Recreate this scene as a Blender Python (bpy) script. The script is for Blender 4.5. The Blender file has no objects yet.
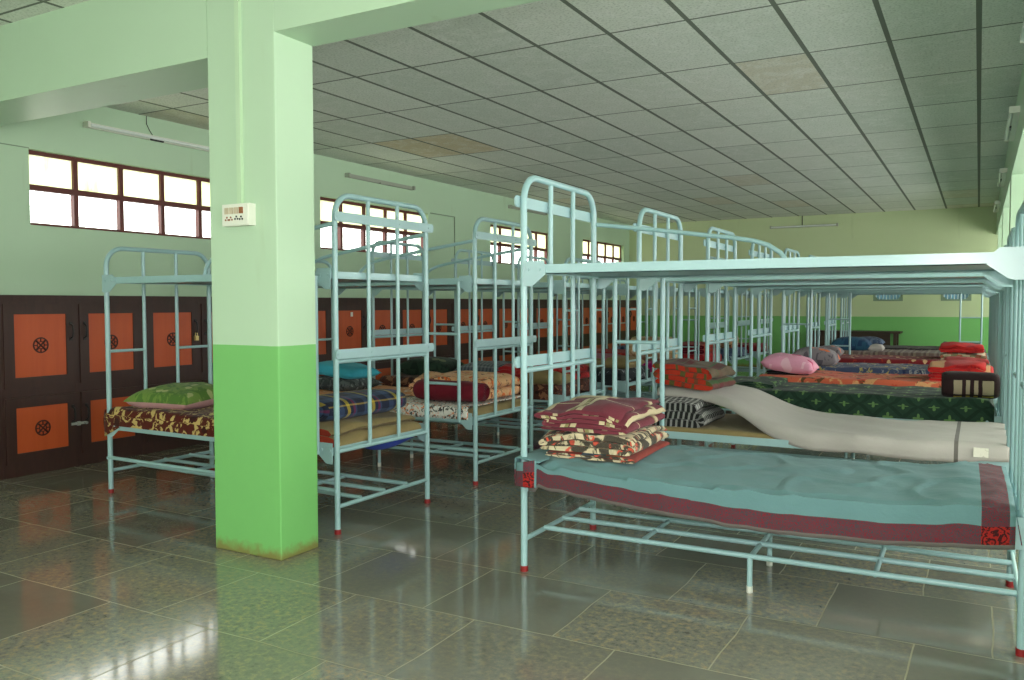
import bpy, math, random
from mathutils import Vector, Matrix, noise
PI = math.pi
random.seed(7)
C = bpy.context.scene.collection

# ------------------------------------------------------------------ mesh builder
class MB:
    def __init__(s):
        s.v = []; s.f = []; s.m = []; s.uv = {}
    def add(s, vs, fs, mi=0, uvs=None):
        o = len(s.v)
        s.v += [tuple(p) for p in vs]
        for k, f in enumerate(fs):
            s.f.append(tuple(i + o for i in f)); s.m.append(mi)
            if uvs is not None: s.uv[len(s.f) - 1] = [uvs[i] for i in f]
        return s
    def box(s, x0, y0, z0, x1, y1, z1, mi=0):
        vs = [(x, y, z) for z in (z0, z1) for y in (y0, y1) for x in (x0, x1)]
        return s.add(vs, [(0, 2, 3, 1), (4, 5, 7, 6), (0, 1, 5, 4), (2, 6, 7, 3), (0, 4, 6, 2), (1, 3, 7, 5)], mi)
    def tube(s, pts, r, n=10, mi=0, cap=True):
        pts = [Vector(p) for p in pts]
        rings = []; nrm = None
        for i, p in enumerate(pts):
            a = pts[max(i - 1, 0)]; b = pts[min(i + 1, len(pts) - 1)]
            t = (b - a).normalized()
            if nrm is None:
                ref = Vector((0, 0, 1)) if abs(t.z) < .9 else Vector((1, 0, 0))
                nrm = t.cross(ref).normalized()
            nrm = (nrm - t * nrm.dot(t)).normalized()
            bn = t.cross(nrm)
            rings.append([p + nrm * (math.cos(2 * PI * k / n) * r) + bn * (math.sin(2 * PI * k / n) * r) for k in range(n)])
        vs = [q for rg in rings for q in rg]; fs = []
        for i in range(len(rings) - 1):
            for k in range(n):
                k2 = (k + 1) % n
                fs.append((i * n + k, i * n + k2, (i + 1) * n + k2, (i + 1) * n + k))
        if cap:
            fs.append(tuple(range(n - 1, -1, -1))); fs.append(tuple((len(rings) - 1) * n + k for k in range(n)))
        return s.add(vs, fs, mi)
    def cyl(s, a, b, r, n=12, mi=0): return s.tube([a, b], r, n, mi)
    def prism(s, poly, axis, a, b, mi=0):
        """poly: 2D points; axis 'y': (x,z) extruded from y=a to b; 'x': (y,z); 'z': (x,y)"""
        def P(p, t):
            return {'y': (p[0], t, p[1]), 'x': (t, p[0], p[1]), 'z': (p[0], p[1], t)}[axis]
        n = len(poly)
        vs = [P(p, a) for p in poly] + [P(p, b) for p in poly]
        fs = [tuple(range(n)), tuple(range(2 * n - 1, n - 1, -1))] + [(i, (i + 1) % n, n + (i + 1) % n, n + i) for i in range(n)]
        return s.add(vs, fs, mi)
    def grid(s, fn, nu, nv, mi=0, uvfn=None, mifn=None, wrap=False):
        vs = []; uvs = []
        for j in range(nv + 1):
            for i in range(nu + 1):
                u, v = i / nu, j / nv
                vs.append(fn(u, v)); uvs.append(uvfn(u, v) if uvfn else (u, v))
        o = len(s.v); s.v += [tuple(p) for p in vs]
        for j in range(nv):
            for i in range(nu):
                a = j * (nu + 1) + i
                q = (a, a + 1, a + nu + 2, a + nu + 1)
                s.f.append(tuple(k + o for k in q))
                s.m.append(mifn((i + .5) / nu, (j + .5) / nv) if mifn else mi)
                s.uv[len(s.f) - 1] = [uvs[k] for k in q]
        return s
    def mesh(s, name, mats, smooth=True, sharp=40):
        me = bpy.data.meshes.new(name)
        me.from_pydata(s.v, [], s.f)
        for m in (mats if isinstance(mats, (list, tuple)) else [mats]): me.materials.append(m)
        for p, k in zip(me.polygons, s.m): p.material_index = k
        if s.uv:
            lay = me.uv_layers.new(name='UVMap')
            for fi, uvs in s.uv.items():
                p = me.polygons[fi]
                for li, q in zip(p.loop_indices, uvs): lay.data[li].uv = q
        import bmesh
        bm = bmesh.new(); bm.from_mesh(me)
        bmesh.ops.remove_doubles(bm, verts=bm.verts, dist=1e-5)
        bmesh.ops.recalc_face_normals(bm, faces=bm.faces)
        bm.to_mesh(me); bm.free()
        if smooth:
            me.polygons.foreach_set('use_smooth', [True] * len(me.polygons))
            try: me.set_sharp_from_angle(angle=math.radians(sharp))
            except Exception: pass
        me.update()
        return me
    def build(s, name, mats, parent=None, smooth=True, sharp=40, loc=None):
        o = bpy.data.objects.new(name, s.mesh(name, mats, smooth, sharp)); C.objects.link(o)
        if parent is not None: o.parent = parent
        if loc is not None: o.location = loc
        return o

def tag(o, label=None, cat=None, group=None, kind=None):
    if label: o['label'] = label
    if cat: o['category'] = cat
    if group: o['group'] = group
    if kind: o['kind'] = kind
    return o
def thing(name, label, cat, loc=(0, 0, 0), rz=0, group=None):
    o = bpy.data.objects.new(name, None); C.objects.link(o)
    o.empty_display_size = .1; o.location = loc; o.rotation_euler = (0, 0, rz)
    return tag(o, label, cat, group)
def struct(o): o['kind'] = 'structure'; return o
def shared(name, me, parent, loc=None, label=None):
    o = bpy.data.objects.new(name, me); C.objects.link(o); o.parent = parent
    if loc is not None: o.location = loc
    if label: o['label'] = label
    return o

# ------------------------------------------------------------------ materials
class N:
    """tiny node helper"""
    def __init__(s, name):
        s.mat = bpy.data.materials.new(name); s.mat.use_nodes = True
        s.t = s.mat.node_tree; s.t.nodes.clear()
        s.out = s.t.nodes.new('ShaderNodeOutputMaterial')
        s.b = s.t.nodes.new('ShaderNodeBsdfPrincipled'); s.t.links.new(s.b.outputs[0], s.out.inputs[0])
    def n(s, typ, **kw):
        o = s.t.nodes.new(typ)
        for k, v in kw.items(): setattr(o, k, v)
        return o
    def set(s, sock, val):
        if isinstance(val, bpy.types.NodeSocket): s.t.links.new(val, sock)
        elif isinstance(val, (tuple, list)) and len(val) == 3 and sock.type == 'RGBA': sock.default_value = (*val, 1)
        else: sock.default_value = val
    def math(s, op, a, b=0.0, c=0.0):
        o = s.n('ShaderNodeMath', operation=op)
        for i, q in enumerate((a, b, c)): s.set(o.inputs[i], q)
        return o.outputs[0]
    def mix(s, fac, a, b, blend='MIX'):
        o = s.n('ShaderNodeMix', data_type='RGBA', blend_type=blend)
        s.set(o.inputs[0], fac); s.set(o.inputs[6], a); s.set(o.inputs[7], b)
        return o.outputs[2]
    def noise(s, vec, scale, detail=3, rough=.55, dist=0):
        o = s.n('ShaderNodeTexNoise'); s.set(o.inputs['Vector'], vec)
        s.set(o.inputs['Scale'], scale); s.set(o.inputs['Detail'], detail); s.set(o.inputs['Roughness'], rough); s.set(o.inputs['Distortion'], dist)
        return o.outputs[0]
    def voronoi(s, vec, scale, feature='F1', out='Distance', rnd=1.0):
        o = s.n('ShaderNodeTexVoronoi', feature=feature); s.set(o.inputs['Vector'], vec); s.set(o.inputs['Scale'], scale); s.set(o.inputs['Randomness'], rnd)
        return o.outputs[out]
    def ramp(s, fac, stops, const=False):
        o = s.n('ShaderNodeValToRGB'); s.set(o.inputs[0], fac)
        e = o.color_ramp.elements
        o.color_ramp.interpolation = 'CONSTANT' if const else 'LINEAR'
        while len(e) < len(stops): e.new(.5)
        for q, (p, c) in zip(e, stops): q.position = p; q.color = (*c, 1) if len(c) == 3 else c
        return o.outputs[0]
    def uv(s): return s.n('ShaderNodeTexCoord').outputs['UV']
    def obj(s): return s.n('ShaderNodeTexCoord').outputs['Object']
    def pos(s): return s.n('ShaderNodeNewGeometry').outputs['Position']
    def sep(s, v):
        o = s.n('ShaderNodeSeparateXYZ'); s.set(o.inputs[0], v); return o.outputs
    def comb(s, x, y, z):
        o = s.n('ShaderNodeCombineXYZ')
        for i, q in enumerate((x, y, z)): s.set(o.inputs[i], q)
        return o.outputs[0]
    def bump(s, h, strength=.3, dist=.01):
        o = s.n('ShaderNodeBump'); s.set(o.inputs['Height'], h); s.set(o.inputs['Strength'], strength); s.set(o.inputs['Distance'], dist)
        s.t.links.new(o.outputs[0], s.b.inputs['Normal'])
    def fin(s, col, rough=.5, metal=0, spec=.5, **kw):
        s.set(s.b.inputs['Base Color'], col); s.set(s.b.inputs['Roughness'], rough); s.set(s.b.inputs['Metallic'], metal)
        s.set(s.b.inputs['Specular IOR Level'], spec)
        for k, v in kw.items(): s.set(s.b.inputs[k.replace('_', ' ')], v)
        return s.mat
def L(r, g, b):
    """sRGB 0-255 to linear"""
    f = lambda c: (c / 12.92 if c <= .04045 else ((c + .055) / 1.055) ** 2.4)
    return (f(r / 255), f(g / 255), f(b / 255))

def plain(name, col, rough=.5, spec=.4, var=.12, scale=30, metal=0):
    n = N(name); k = n.noise(n.obj(), scale)
    c = n.mix(n.math('MULTIPLY', k, var * 2), col, tuple(x * .55 for x in col))
    return n.fin(c, rough, metal, spec)

MINT = L(184, 211, 182); DADO = L(120, 188, 108)
def paint(name, dado_z, base=MINT, dirt=True):
    n = N(name); p = n.pos(); x, y, z = n.sep(p)
    k = n.noise(p, 1.3, 4, .6); k2 = n.noise(p, 9, 5, .65)
    c = n.mix(n.math('MULTIPLY', k, .35), base, tuple(q * m for q, m in zip(base, (.78, .80, .72))))
    st = n.noise(n.comb(n.math('MULTIPLY', x, 7), n.math('MULTIPLY', y, 7), n.math('MULTIPLY', z, .9)), 1.0, 3)
    c = n.mix(n.ramp(st, [(.66, (0, 0, 0)), (.80, (.30, .30, .30))]), c, L(150, 165, 120))
    if dado_z:
        g = n.mix(n.math('MULTIPLY', k2, .5), DADO, L(112, 176, 100))
        edge = n.math('ADD', z, n.math('MULTIPLY', n.math('SUBTRACT', k2, .5), .006))
        c = n.mix(n.math('GREATER_THAN', edge, dado_z), g, c)
        if dirt:
            low = n.math('ADD', z, n.math('MULTIPLY', n.math('SUBTRACT', n.noise(p, 25, 4), .5), .10))
            c = n.mix(n.ramp(low, [(.012, (.85, .85, .85)), (.07, (0, 0, 0))]), c, L(128, 112, 60))
    n.bump(k2, .12, .01)
    return n.fin(c, .42, 0, .35)
M_WALL = paint('wall paint', 0)
M_PILLAR = paint('pillar paint', 1.09)
M_BACK = paint('back wall paint', 1.045, base=L(193, 208, 165))
M_BEAM = paint('beam paint', 0)

# --- ceiling tiles
CX, CY, CA, CB, CH = -.0332, 6.163, .5237, 1.071, 3.05
def mat_ceiling():
    n = N('ceiling tiles'); x, y, z = n.sep(n.pos())
    fx = n.math('DIVIDE', n.math('SUBTRACT', x, CX), CA); fy = n.math('DIVIDE', n.math('SUBTRACT', y, CY), CB)
    ix = n.math('FLOOR', fx); iy = n.math('FLOOR', fy)
    wn = n.n('ShaderNodeTexWhiteNoise', noise_dimensions='2D'); n.set(wn.inputs['Vector'], n.comb(ix, iy, 0)); rnd = wn.outputs[0]
    dx = n.math('MULTIPLY', n.math('PINGPONG', n.math('ADD', fx, 100), .5), CA)
    dy = n.math('MULTIPLY', n.math('PINGPONG', n.math('ADD', fy, 100), .5), CB)
    p = n.pos()
    base = n.mix(rnd, L(204, 211, 200), L(224, 228, 218))
    tan = n.math('GREATER_THAN', rnd, .95)
    base = n.mix(n.math('MULTIPLY', tan, .45), base, L(196, 180, 150))
    # two water-stained tiles beside the window wall
    sx = n.math('MULTIPLY', n.math('GREATER_THAN', ix, -11.5), n.math('LESS_THAN', ix, -9.5))
    sy = n.math('MULTIPLY', n.math('GREATER_THAN', iy, .5), n.math('LESS_THAN', iy, 1.5))
    base = n.mix(n.math('MULTIPLY', n.math('MULTIPLY', sx, sy), .7), base, L(206, 184, 138))
    # scuffs and speckle
    sc = n.noise(p, 5, 6, .7, 1.5); base = n.mix(n.ramp(sc, [(.46, (0, 0, 0)), (.7, (.65, .65, .65))]), base, L(234, 235, 230))
    sp = n.noise(p, 60, 3, .6); base = n.mix(n.ramp(sp, [(.3, (.6, .6, .6)), (.5, (0, 0, 0))]), base, L(150, 156, 146))
    ln = n.math('LESS_THAN', dx, .016); l2 = n.math('LESS_THAN', dy, .010)
    c = n.mix(n.math('MAXIMUM', ln, l2), base, L(112, 118, 108))
    n.bump(n.math('MAXIMUM', ln, l2), -.4, .01)
    return n.fin(c, .8, 0, .2)
M_CEIL = mat_ceiling()

# --- polished slate slabs
def mat_floor():
    n = N('polished slate slabs'); p = n.pos(); x, y, z = n.sep(p)
    wob = n.math('MULTIPLY', n.math('SUBTRACT', n.noise(p, 2.2, 2), .5), .03)
    v = n.comb(n.math('ADD', n.math('ADD', x, .546 + 62), wob), n.math('ADD', n.math('SUBTRACT', y, 2.88 - 60), wob), 0)
    br = n.n('ShaderNodeTexBrick'); br.offset = .43; br.squash = 1.0
    n.set(br.inputs['Vector'], v); n.set(br.inputs['Scale'], 1.0); n.set(br.inputs['Mortar Size'], .0035); n.set(br.inputs['Mortar Smooth'], .3)
    n.set(br.inputs['Brick Width'], .62); n.set(br.inputs['Row Height'], .6); n.set(br.inputs['Bias'], 0.0)
    n.set(br.inputs['Color1'], (0, 0, 0)); n.set(br.inputs['Color2'], (1, 1, 1)); n.set(br.inputs['Mortar'], (.5, .5, .5))
    rnd = br.outputs['Color']; mort = br.outputs['Fac']
    col = n.mix(rnd, L(112, 110, 98), L(132, 132, 123))
    big = n.noise(p, 1.1, 5, .6); col = n.mix(n.ramp(big, [(.35, (0, 0, 0)), (.7, (.6, .6, .6))]), col, L(108, 106, 98))
    gr = n.noise(p, 34, 8, .75); sv = n.math('MULTIPLY', n.ramp(n.math('ADD', n.math('MULTIPLY', rnd, .7), n.math('MULTIPLY', n.noise(p, .9, 3), .6)), [(.45, (.08, .08, .08)), (.8, (1, 1, 1))]), .95)
    col = n.mix(n.math('MULTIPLY', n.ramp(gr, [(.50, (0, 0, 0)), (.60, (.85, .85, .85))]), sv), col, L(168, 148, 112))
    sep = n.noise(p, 2.1, 3); rr = n.ramp(gr, [(.36, (.8, .8, .8)), (.47, (0, 0, 0))]); col = n.mix(n.math('MULTIPLY', rr, sv), col, L(70, 68, 60))
    dust = n.noise(p, .7, 4, .7, 1); col = n.mix(n.ramp(dust, [(.5, (0, 0, 0)), (.75, (.30, .30, .30))]), col, L(150, 152, 142))
    col = n.mix(n.math('MULTIPLY', mort, .75), col, L(148, 140, 108))
    rg = n.math('ADD', .03, n.math('MULTIPLY', n.noise(p, 4, 5, .65), .13))
    rg = n.math('ADD', rg, n.math('MULTIPLY', mort, .3))
    n.bump(n.math('SUBTRACT', n.math('MULTIPLY', n.noise(p, 12, 3), .25), mort), .10, .004)
    return n.fin(col, rg, 0, .95)
M_FLOOR = mat_floor()

def mat_metal(name, col):
    n = N(name); o = n.obj()
    k = n.noise(o, 18, 4, .6)
    c = n.mix(n.math('MULTIPLY', k, .35), col, tuple(q * .78 for q in col))
    chip = n.noise(o, 55, 3, .7); c = n.mix(n.ramp(chip, [(.74, (0, 0, 0)), (.78, (.6, .6, .6))]), c, L(90, 110, 108))
    n.bump(n.noise(o, 40, 2), .05, .003)
    return n.fin(c, .28, 0, .5)
M_STEEL = mat_metal('pale blue enamel', L(154, 188, 191))
M_PLATE = mat_metal('pale blue plate enamel', L(157, 188, 192))
M_BOLT = plain('bolt steel', L(120, 140, 138), .35, .5, metal=.4)
M_RED_RUBBER = plain('red plastic', L(140, 30, 32), .4)
M_WHITE_FOOT = plain('white plastic foot', L(215, 215, 205), .4)
M_BROWN_FRAME = plain('brown window paint', L(98, 42, 34), .45, .4, .3, 12)
def mat_pane(frost):
    n = N('window pane frosted' if frost else 'window pane clear')
    if frost:
        t = n.n('ShaderNodeBsdfTranslucent'); p = n.pos(); x, y, z = n.sep(p)
        st = n.noise(n.comb(0, n.math('MULTIPLY', y, 9), n.math('MULTIPLY', z, 1.6)), 1.0, 5, .65)
        bg = n.noise(p, 2.0, 3)
        c = n.mix(bg, (.60, .63, .44), (.80, .82, .66))
        low = n.ramp(z, [(0, (0, 0, 0)), (1, (1, 1, 1))])
        c = n.mix(n.ramp(st, [(.55, (0, 0, 0)), (.72, (.55, .55, .55))]), c, (.30, .34, .15))
        n.set(t.inputs[0], c)
        g = n.n('ShaderNodeBsdfGlossy'); n.set(g.inputs['Roughness'], .08)
        m = n.n('ShaderNodeMixShader'); m.inputs[0].default_value = .06
        n.t.links.new(t.outputs[0], m.inputs[1]); n.t.links.new(g.outputs[0], m.inputs[2]); n.t.links.new(m.outputs[0], n.out.inputs[0])
    else:
        t = n.n('ShaderNodeBsdfTransparent'); n.set(t.inputs[0], (.93, .95, .94))
        g = n.n('ShaderNodeBsdfGlossy'); n.set(g.inputs['Roughness'], .03)
        m = n.n('ShaderNodeMixShader'); m.inputs[0].default_value = .07
        n.t.links.new(t.outputs[0], m.inputs[1]); n.t.links.new(g.outputs[0], m.inputs[2]); n.t.links.new(m.outputs[0], n.out.inputs[0])
    return n.mat
M_FROST = mat_pane(True); M_CLEAR = mat_pane(False)
def mat_wood(name, a, b, rough=.4, axis=2, sc=1.0):
    n = N(name); o = n.obj(); x, y, z = n.sep(o)
    v = [n.math('MULTIPLY', q, (22 * sc if i != axis else 1.6 * sc)) for i, q in enumerate((x, y, z))]
    k = n.noise(n.comb(*v), 1.0, 5, .6, .6)
    c = n.mix(k, a, b)
    return n.fin(c, rough, 0, .4)
M_LOCKER = mat_wood('dark stained locker timber', L(72, 45, 38), L(44, 28, 26), .42)
M_ORANGE = mat_wood('orange plywood panel', L(196, 90, 46), L(174, 72, 36), .4, 2, .7)
M_EMBLEM = plain('dark emblem paint', L(66, 30, 24), .5)
M_IRON = plain('black iron', L(32, 28, 27), .4)
M_ALU = plain('dull aluminium', L(175, 178, 172), .35, metal=.5)
M_DESK = mat_wood('dark desk timber', L(70, 52, 36), L(40, 30, 24), .5, 0)
M_WHITE = plain('white plastic', L(226, 228, 215), .4, .4, .06)
M_TUBE = plain('unlit fluorescent glass', L(225, 232, 228), .2, .5, .02)
M_GREY = plain('grey batten', L(160, 166, 152), .5)
M_BLACK = plain('black plastic', L(30, 30, 30), .4)
M_TAN = plain('brown switch', L(150, 96, 62), .4)
M_PIPE = plain('painted conduit', L(190, 216, 182), .45, .4, .05)
M_DPIPE = plain('shaded conduit', L(132, 152, 128), .5, .3, .05)

# --- cloths (UV in metres)
def cloth_fin(n, c, wr=.5, weave=900, rough=.85):
    u = n.uv(); n.bump(n.noise(n.obj(), 14, 4, .6), wr * .5, .02)
    return n.fin(c, .75, 0, .12, Sheen_Weight=.06)
def c_plain(name, col, col2=None, scale=8):
    n = N(name); k = n.noise(n.uv(), scale, 5, .6)
    fine = n.noise(n.uv(), 220, 2)
    c = n.mix(k, col, col2 or tuple(q * .78 for q in col))
    c = n.mix(n.math('MULTIPLY', fine, .22), c, tuple(q * .5 for q in col))
    return cloth_fin(n, c)
def c_blotch(name, base, cols, scale=14, th=.48, dist=1.2, rnd=1.0):
    """printed flowers: voronoi petals edged by noise"""
    n = N(name); u = n.uv()
    w = n.noise(u, scale * .9, 4, .6, dist)
    c = base
    c = n.mix(n.ramp(w, [(th, (0, 0, 0)), (th + .03, (1, 1, 1))]), c, cols[0])
    v = n.voronoi(u, scale * .8, rnd=rnd)
    if len(cols) > 1:
        w2 = n.math('ADD', v, n.math('MULTIPLY', n.noise(u, scale * 2.5, 3), .35))
        c = n.mix(n.ramp(w2, [(.42, (1, 1, 1)), (.46, (0, 0, 0))]), c, cols[1])
    if len(cols) > 2:
        o = n.n('ShaderNodeVectorMath', operation='ADD'); n.set(o.inputs[0], u); o.inputs[1].default_value = (3.3, 7.1, 0)
        w3 = n.noise(o.outputs[0], scale * 1.1, 4, .6, dist)
        c = n.mix(n.ramp(w3, [(.58, (0, 0, 0)), (.61, (1, 1, 1))]), c, cols[2])
    c = n.mix(n.math('MULTIPLY', n.noise(u, 160, 2), .25), c, tuple(q * .5 for q in base))
    return cloth_fin(n, c)
def stripes(n, coord, period, stops):
    f = n.math('FRACT', n.math('ADD', n.math('DIVIDE', coord, period), 40.0))
    return n.ramp(f, stops, True)
def c_plaid(name, pu, su, pv, sv, fac=.5, blend='MIX'):
    n = N(name); u = n.uv(); x, y, z = n.sep(u)
    wob = n.math('MULTIPLY', n.math('SUBTRACT', n.noise(u, 9, 2), .5), .012)
    a = stripes(n, n.math('ADD', x, wob), pu, su); b = stripes(n, n.math('ADD', y, wob), pv, sv)
    c = n.mix(fac, a, b, blend)
    c = n.mix(n.math('MULTIPLY', n.noise(u, 150, 2), .3), c, (.02, .015, .015))
    return cloth_fin(n, c)
def c_diamond(name, base, line, flower, p=.17):
    n = N(name); u = n.uv(); x, y, z = n.sep(u)
    wob = n.math('MULTIPLY', n.math('SUBTRACT', n.noise(u, 30, 2), .5), .02)
    a = n.math('PINGPONG', n.math('ADD', n.math('ADD', n.math('ADD', x, y), wob), 40), p / 2)
    b = n.math('PINGPONG', n.math('ADD', n.math('SUBTRACT', x, y), 40), p / 2)
    ln = n.math('LESS_THAN', n.math('MINIMUM', a, b), p * .09)
    # four petals at lattice centres
    da = n.math('SUBTRACT', p / 2, a); db = n.math('SUBTRACT', p / 2, b)
    r = n.math('SQRT', n.math('ADD', n.math('MULTIPLY', da, da), n.math('MULTIPLY', db, db)))
    ang = n.math('MULTIPLY', n.math('ARCTAN2', da, db), 4)
    pet = n.math('LESS_THAN', r, n.math('SUBTRACT', p * .17, n.math('MULTIPLY', n.math('COSINE', ang), p * .09)))
    c = n.mix(n.math('MULTIPLY', n.noise(u, 40, 3), .8), base, tuple(q * .4 for q in base))
    c = n.mix(n.math('MULTIPLY', ln, .75), c, line); c = n.mix(pet, c, flower)
    c = n.mix(n.math('MULTIPLY', n.noise(u, 160, 2), .3), c, tuple(q * .4 for q in base))
    return cloth_fin(n, c)
TEAL = L(104, 139, 142)
M_TEAL = c_plain('teal cotton', TEAL, L(94, 129, 132), 5)
def mat_paisley(name, a, b, sc):
    n = N(name); u = n.uv()
    v = n.voronoi(u, sc, 'F1'); w = n.noise(u, sc * 1.2, 4, .6, 2.5)
    k = n.math('PINGPONG', n.math('ADD', n.math('MULTIPLY', v, 2.2), n.math('MULTIPLY', w, 1.5)), .28)
    c = n.mix(n.ramp(k, [(.11, (0, 0, 0)), (.16, (1, 1, 1))]), a, b)
    return cloth_fin(n, c)
M_PAIS = mat_paisley('maroon paisley print', L(112, 34, 46), L(62, 64, 70), 48)
M_REDSQ = mat_paisley('red corner print', L(150, 34, 30), L(58, 22, 24), 18)
M_KHAKI = c_plain('khaki mattress ticking', L(152, 134, 92), L(128, 112, 76), 10)
M_WHITE_CL = c_plain('off white cotton', L(184, 178, 172), L(168, 162, 156), 4)
M_STRIPE_GREY = c_plain('grey woven stripe', L(112, 106, 102))
CREAM = L(206, 188, 152); MAR = L(116, 50, 62); DKMAR = L(72, 30, 42)
OLIVE = L(150, 140, 96)
M_MAROON_PLAID = c_plaid('maroon blanket with beige bars', .50,
    [(0, MAR), (.10, DKMAR), (.125, MAR), (.17, DKMAR), (.19, MAR), (.38, CREAM), (.44, DKMAR), (.455, OLIVE), (.50, CREAM), (.545, MAR), (.62, DKMAR), (.635, MAR), (.80, CREAM), (.855, MAR)], .60,
    [(0, MAR), (.30, CREAM), (.315, MAR), (.66, OLIVE), (.69, CREAM), (.76, MAR)], 1.0, 'LIGHTEN')
M_CREAM_BLOT = c_blotch('cream and black woollen print', L(204, 188, 156), [L(46, 40, 38), L(204, 190, 158), L(206, 74, 56)], 10, .485)
M_RED_EDGE = c_plain('red piping', L(176, 48, 40))
M_BLUERED = c_plaid('blue and red blanket border', .5, [(0, L(190, 70, 50)), (.35, L(40, 130, 160)), (.6, L(210, 110, 60)), (.75, L(120, 40, 40))], 9, [(0, L(190, 90, 60))], .2)
M_BWCHECK = c_plaid('black and white check', .034, [(0, L(34, 36, 36)), (.6, L(190, 190, 186))], .034, [(0, L(34, 36, 36)), (.6, L(190, 190, 186))], .5)
GRN = L(44, 92, 46)
BRN = L(98, 84, 66); MR2 = L(96, 32, 38)
M_REDGREEN = c_plaid('red brown and green plaid', .46, [(0, BRN), (.16, L(120, 96, 50)), (.19, MR2), (.34, BRN), (.37, MR2), (.46, BRN), (.66, GRN), (.69, MR2), (.82, BRN)], .3,
    [(0, BRN), (.3, GRN), (.4, MR2), (.62, BRN), (.8, L(70, 62, 44))], .28)
M_ORANGE_FOLD = c_plaid('red orange plaid edge', .3, [(0, L(176, 50, 30)), (.3, GRN), (.42, L(176, 50, 30)), (.6, L(90, 70, 44)), (.68, L(176, 50, 30)), (.84, GRN), (.9, L(176, 50, 30))], 5, [(0, L(176, 50, 30))], .2)
M_GREEN_LAT = c_diamond('dark green lattice print', L(42, 68, 52), L(24, 42, 33), L(96, 128, 76), .2)
M_BROWNROLL = c_plaid('dark brown and beige plaid', .36, [(0, L(52, 34, 36)), (.17, L(178, 160, 134)), (.32, L(52, 34, 36)), (.39, L(178, 160, 134)), (.46, L(52, 34, 36)), (.53, L(178, 160, 134)), (.60, L(52, 34, 36)), (.67, L(178, 160, 134)), (.87, L(52, 34, 36))], .66,
    [(0, L(46, 30, 32)), (.43, L(178, 160, 134)), (.60, L(46, 30, 32)), (.625, L(176, 158, 40)), (.66, L(46, 30, 32))], 1.0, 'DARKEN')
M_ORANGE_PR = c_blotch('orange and peach print', L(204, 100, 72), [L(214, 160, 110), L(190, 62, 44), L(86, 66, 40)], 6, .56)
M_BLUEYEL = c_blotch('blue and yellow print', L(66, 76, 104), [L(178, 160, 92), L(36, 44, 78), L(150, 150, 150)], 9, .56)
M_MAROONDOT = c_blotch('maroon spotted print', L(120, 34, 40), [L(160, 52, 44), L(214, 178, 132)], 13, .6)
M_BROWNSTR = c_plaid('brown and grey stripes', .16, [(0, L(112, 92, 86)), (.4, L(140, 128, 118)), (.6, L(86, 66, 64)), (.8, L(150, 136, 116))], .3, [(0, L(112, 92, 86)), (.5, L(126, 108, 100))], .4)
M_DARKGREY = c_blotch('dark grey print', L(50, 46, 48), [L(90, 82, 80)], 12, .55)
M_PINK = c_blotch('pink flowered cotton', L(226, 158, 182), [L(236, 190, 204), L(196, 66, 112)], 8, .56)
M_GREYORANGE = c_blotch('grey and orange leaf print', L(132, 124, 128), [L(92, 86, 94), L(226, 112, 52)], 11, .55)
M_REDCLOTH = c_blotch('red blanket weave', L(176, 36, 34), [L(140, 24, 28)], 6, .56)
M_REDBEIGE = c_plaid('red blanket with beige patch', .5, [(0, L(176, 36, 34)), (.62, L(190, 160, 110)), (.84, L(176, 36, 34))], 6, [(0, L(176, 36, 34))], .3)
M_GREENWHITE = c_plaid('white and olive fold', .2, [(0, L(205, 190, 160)), (.4, L(96, 92, 62)), (.7, L(160, 60, 48))], 3, [(0, L(150, 130, 100))], .3)
M_TEALBLUE = c_blotch('dark teal cotton', L(46, 84, 108), [L(36, 62, 92)], 8, .5)
M_LEOPARD = c_blotch('brown and gold flowered plush', L(84, 30, 22), [L(206, 178, 112), L(52, 18, 16)], 12, .53, 2)
M_GREENPIL = c_blotch('green flowered cotton', L(112, 140, 66), [L(82, 116, 52), L(172, 176, 120)], 14, .5)
M_PINKISH = c_plain('faded pink cotton', L(196, 148, 150))
M_BLUECHECK = c_plaid('navy yellow and magenta check', .22, [(0, L(36, 44, 66)), (.3, L(60, 80, 116)), (.5, L(36, 44, 66)), (.62, L(196, 172, 60)), (.74, L(36, 44, 66)), (.86, L(122, 40, 84)), (.94, L(60, 80, 116))], .2,
    [(0, L(36, 42, 60)), (.3, L(66, 92, 128)), (.55, L(30, 34, 48)), (.8, L(190, 160, 60)), (.88, L(36, 42, 60))], .45)
M_REDRUST = c_plain('rust red cloth', L(168, 62, 44))
M_BLUE = c_plain('bright blue cloth', L(36, 80, 215), L(28, 64, 190))
M_ORANGESHEET = c_blotch('orange printed sheet', L(216, 140, 78), [L(232, 206, 176), L(206, 112, 46)], 9, .58)
M_BWFLOWER = c_blotch('black white and orange flower print', L(226, 224, 216), [L(32, 32, 34), L(230, 226, 218), L(232, 124, 40)], 20, .54, 2)
M_MAROON = c_plain('maroon fleece', L(116, 28, 42), L(90, 20, 34))
M_TIGER = c_blotch('peach and brown plush print', L(226, 174, 128), [L(110, 64, 40), L(234, 190, 148), L(224, 106, 44)], 10, .56, 1.8)
M_TURQ = c_plain('turquoise cotton', L(70, 176, 196), L(52, 150, 176))
M_GREYPRINT = c_blotch('grey print cotton', L(86, 92, 92), [L(52, 58, 60), L(140, 148, 146)], 22, .5)
M_DKGREEN = c_blotch('dark green leaf plush', L(40, 58, 46), [L(28, 42, 34), L(98, 108, 74)], 9, .53)
M_GREYCHK = c_plaid('grey check cotton', .04, [(0, L(76, 84, 90)), (.5, L(122, 130, 134))], .04, [(0, L(72, 80, 86)), (.5, L(128, 136, 138))], .5)
M_REDPLUSH = c_blotch('red and dark flower plush', L(160, 38, 40), [L(190, 60, 50), L(60, 24, 26)], 9, .56)
M_BROWNLEO = c_blotch('brown speckled plush', L(74, 42, 34), [L(140, 96, 70), L(40, 24, 22)], 16, .55)
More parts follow.
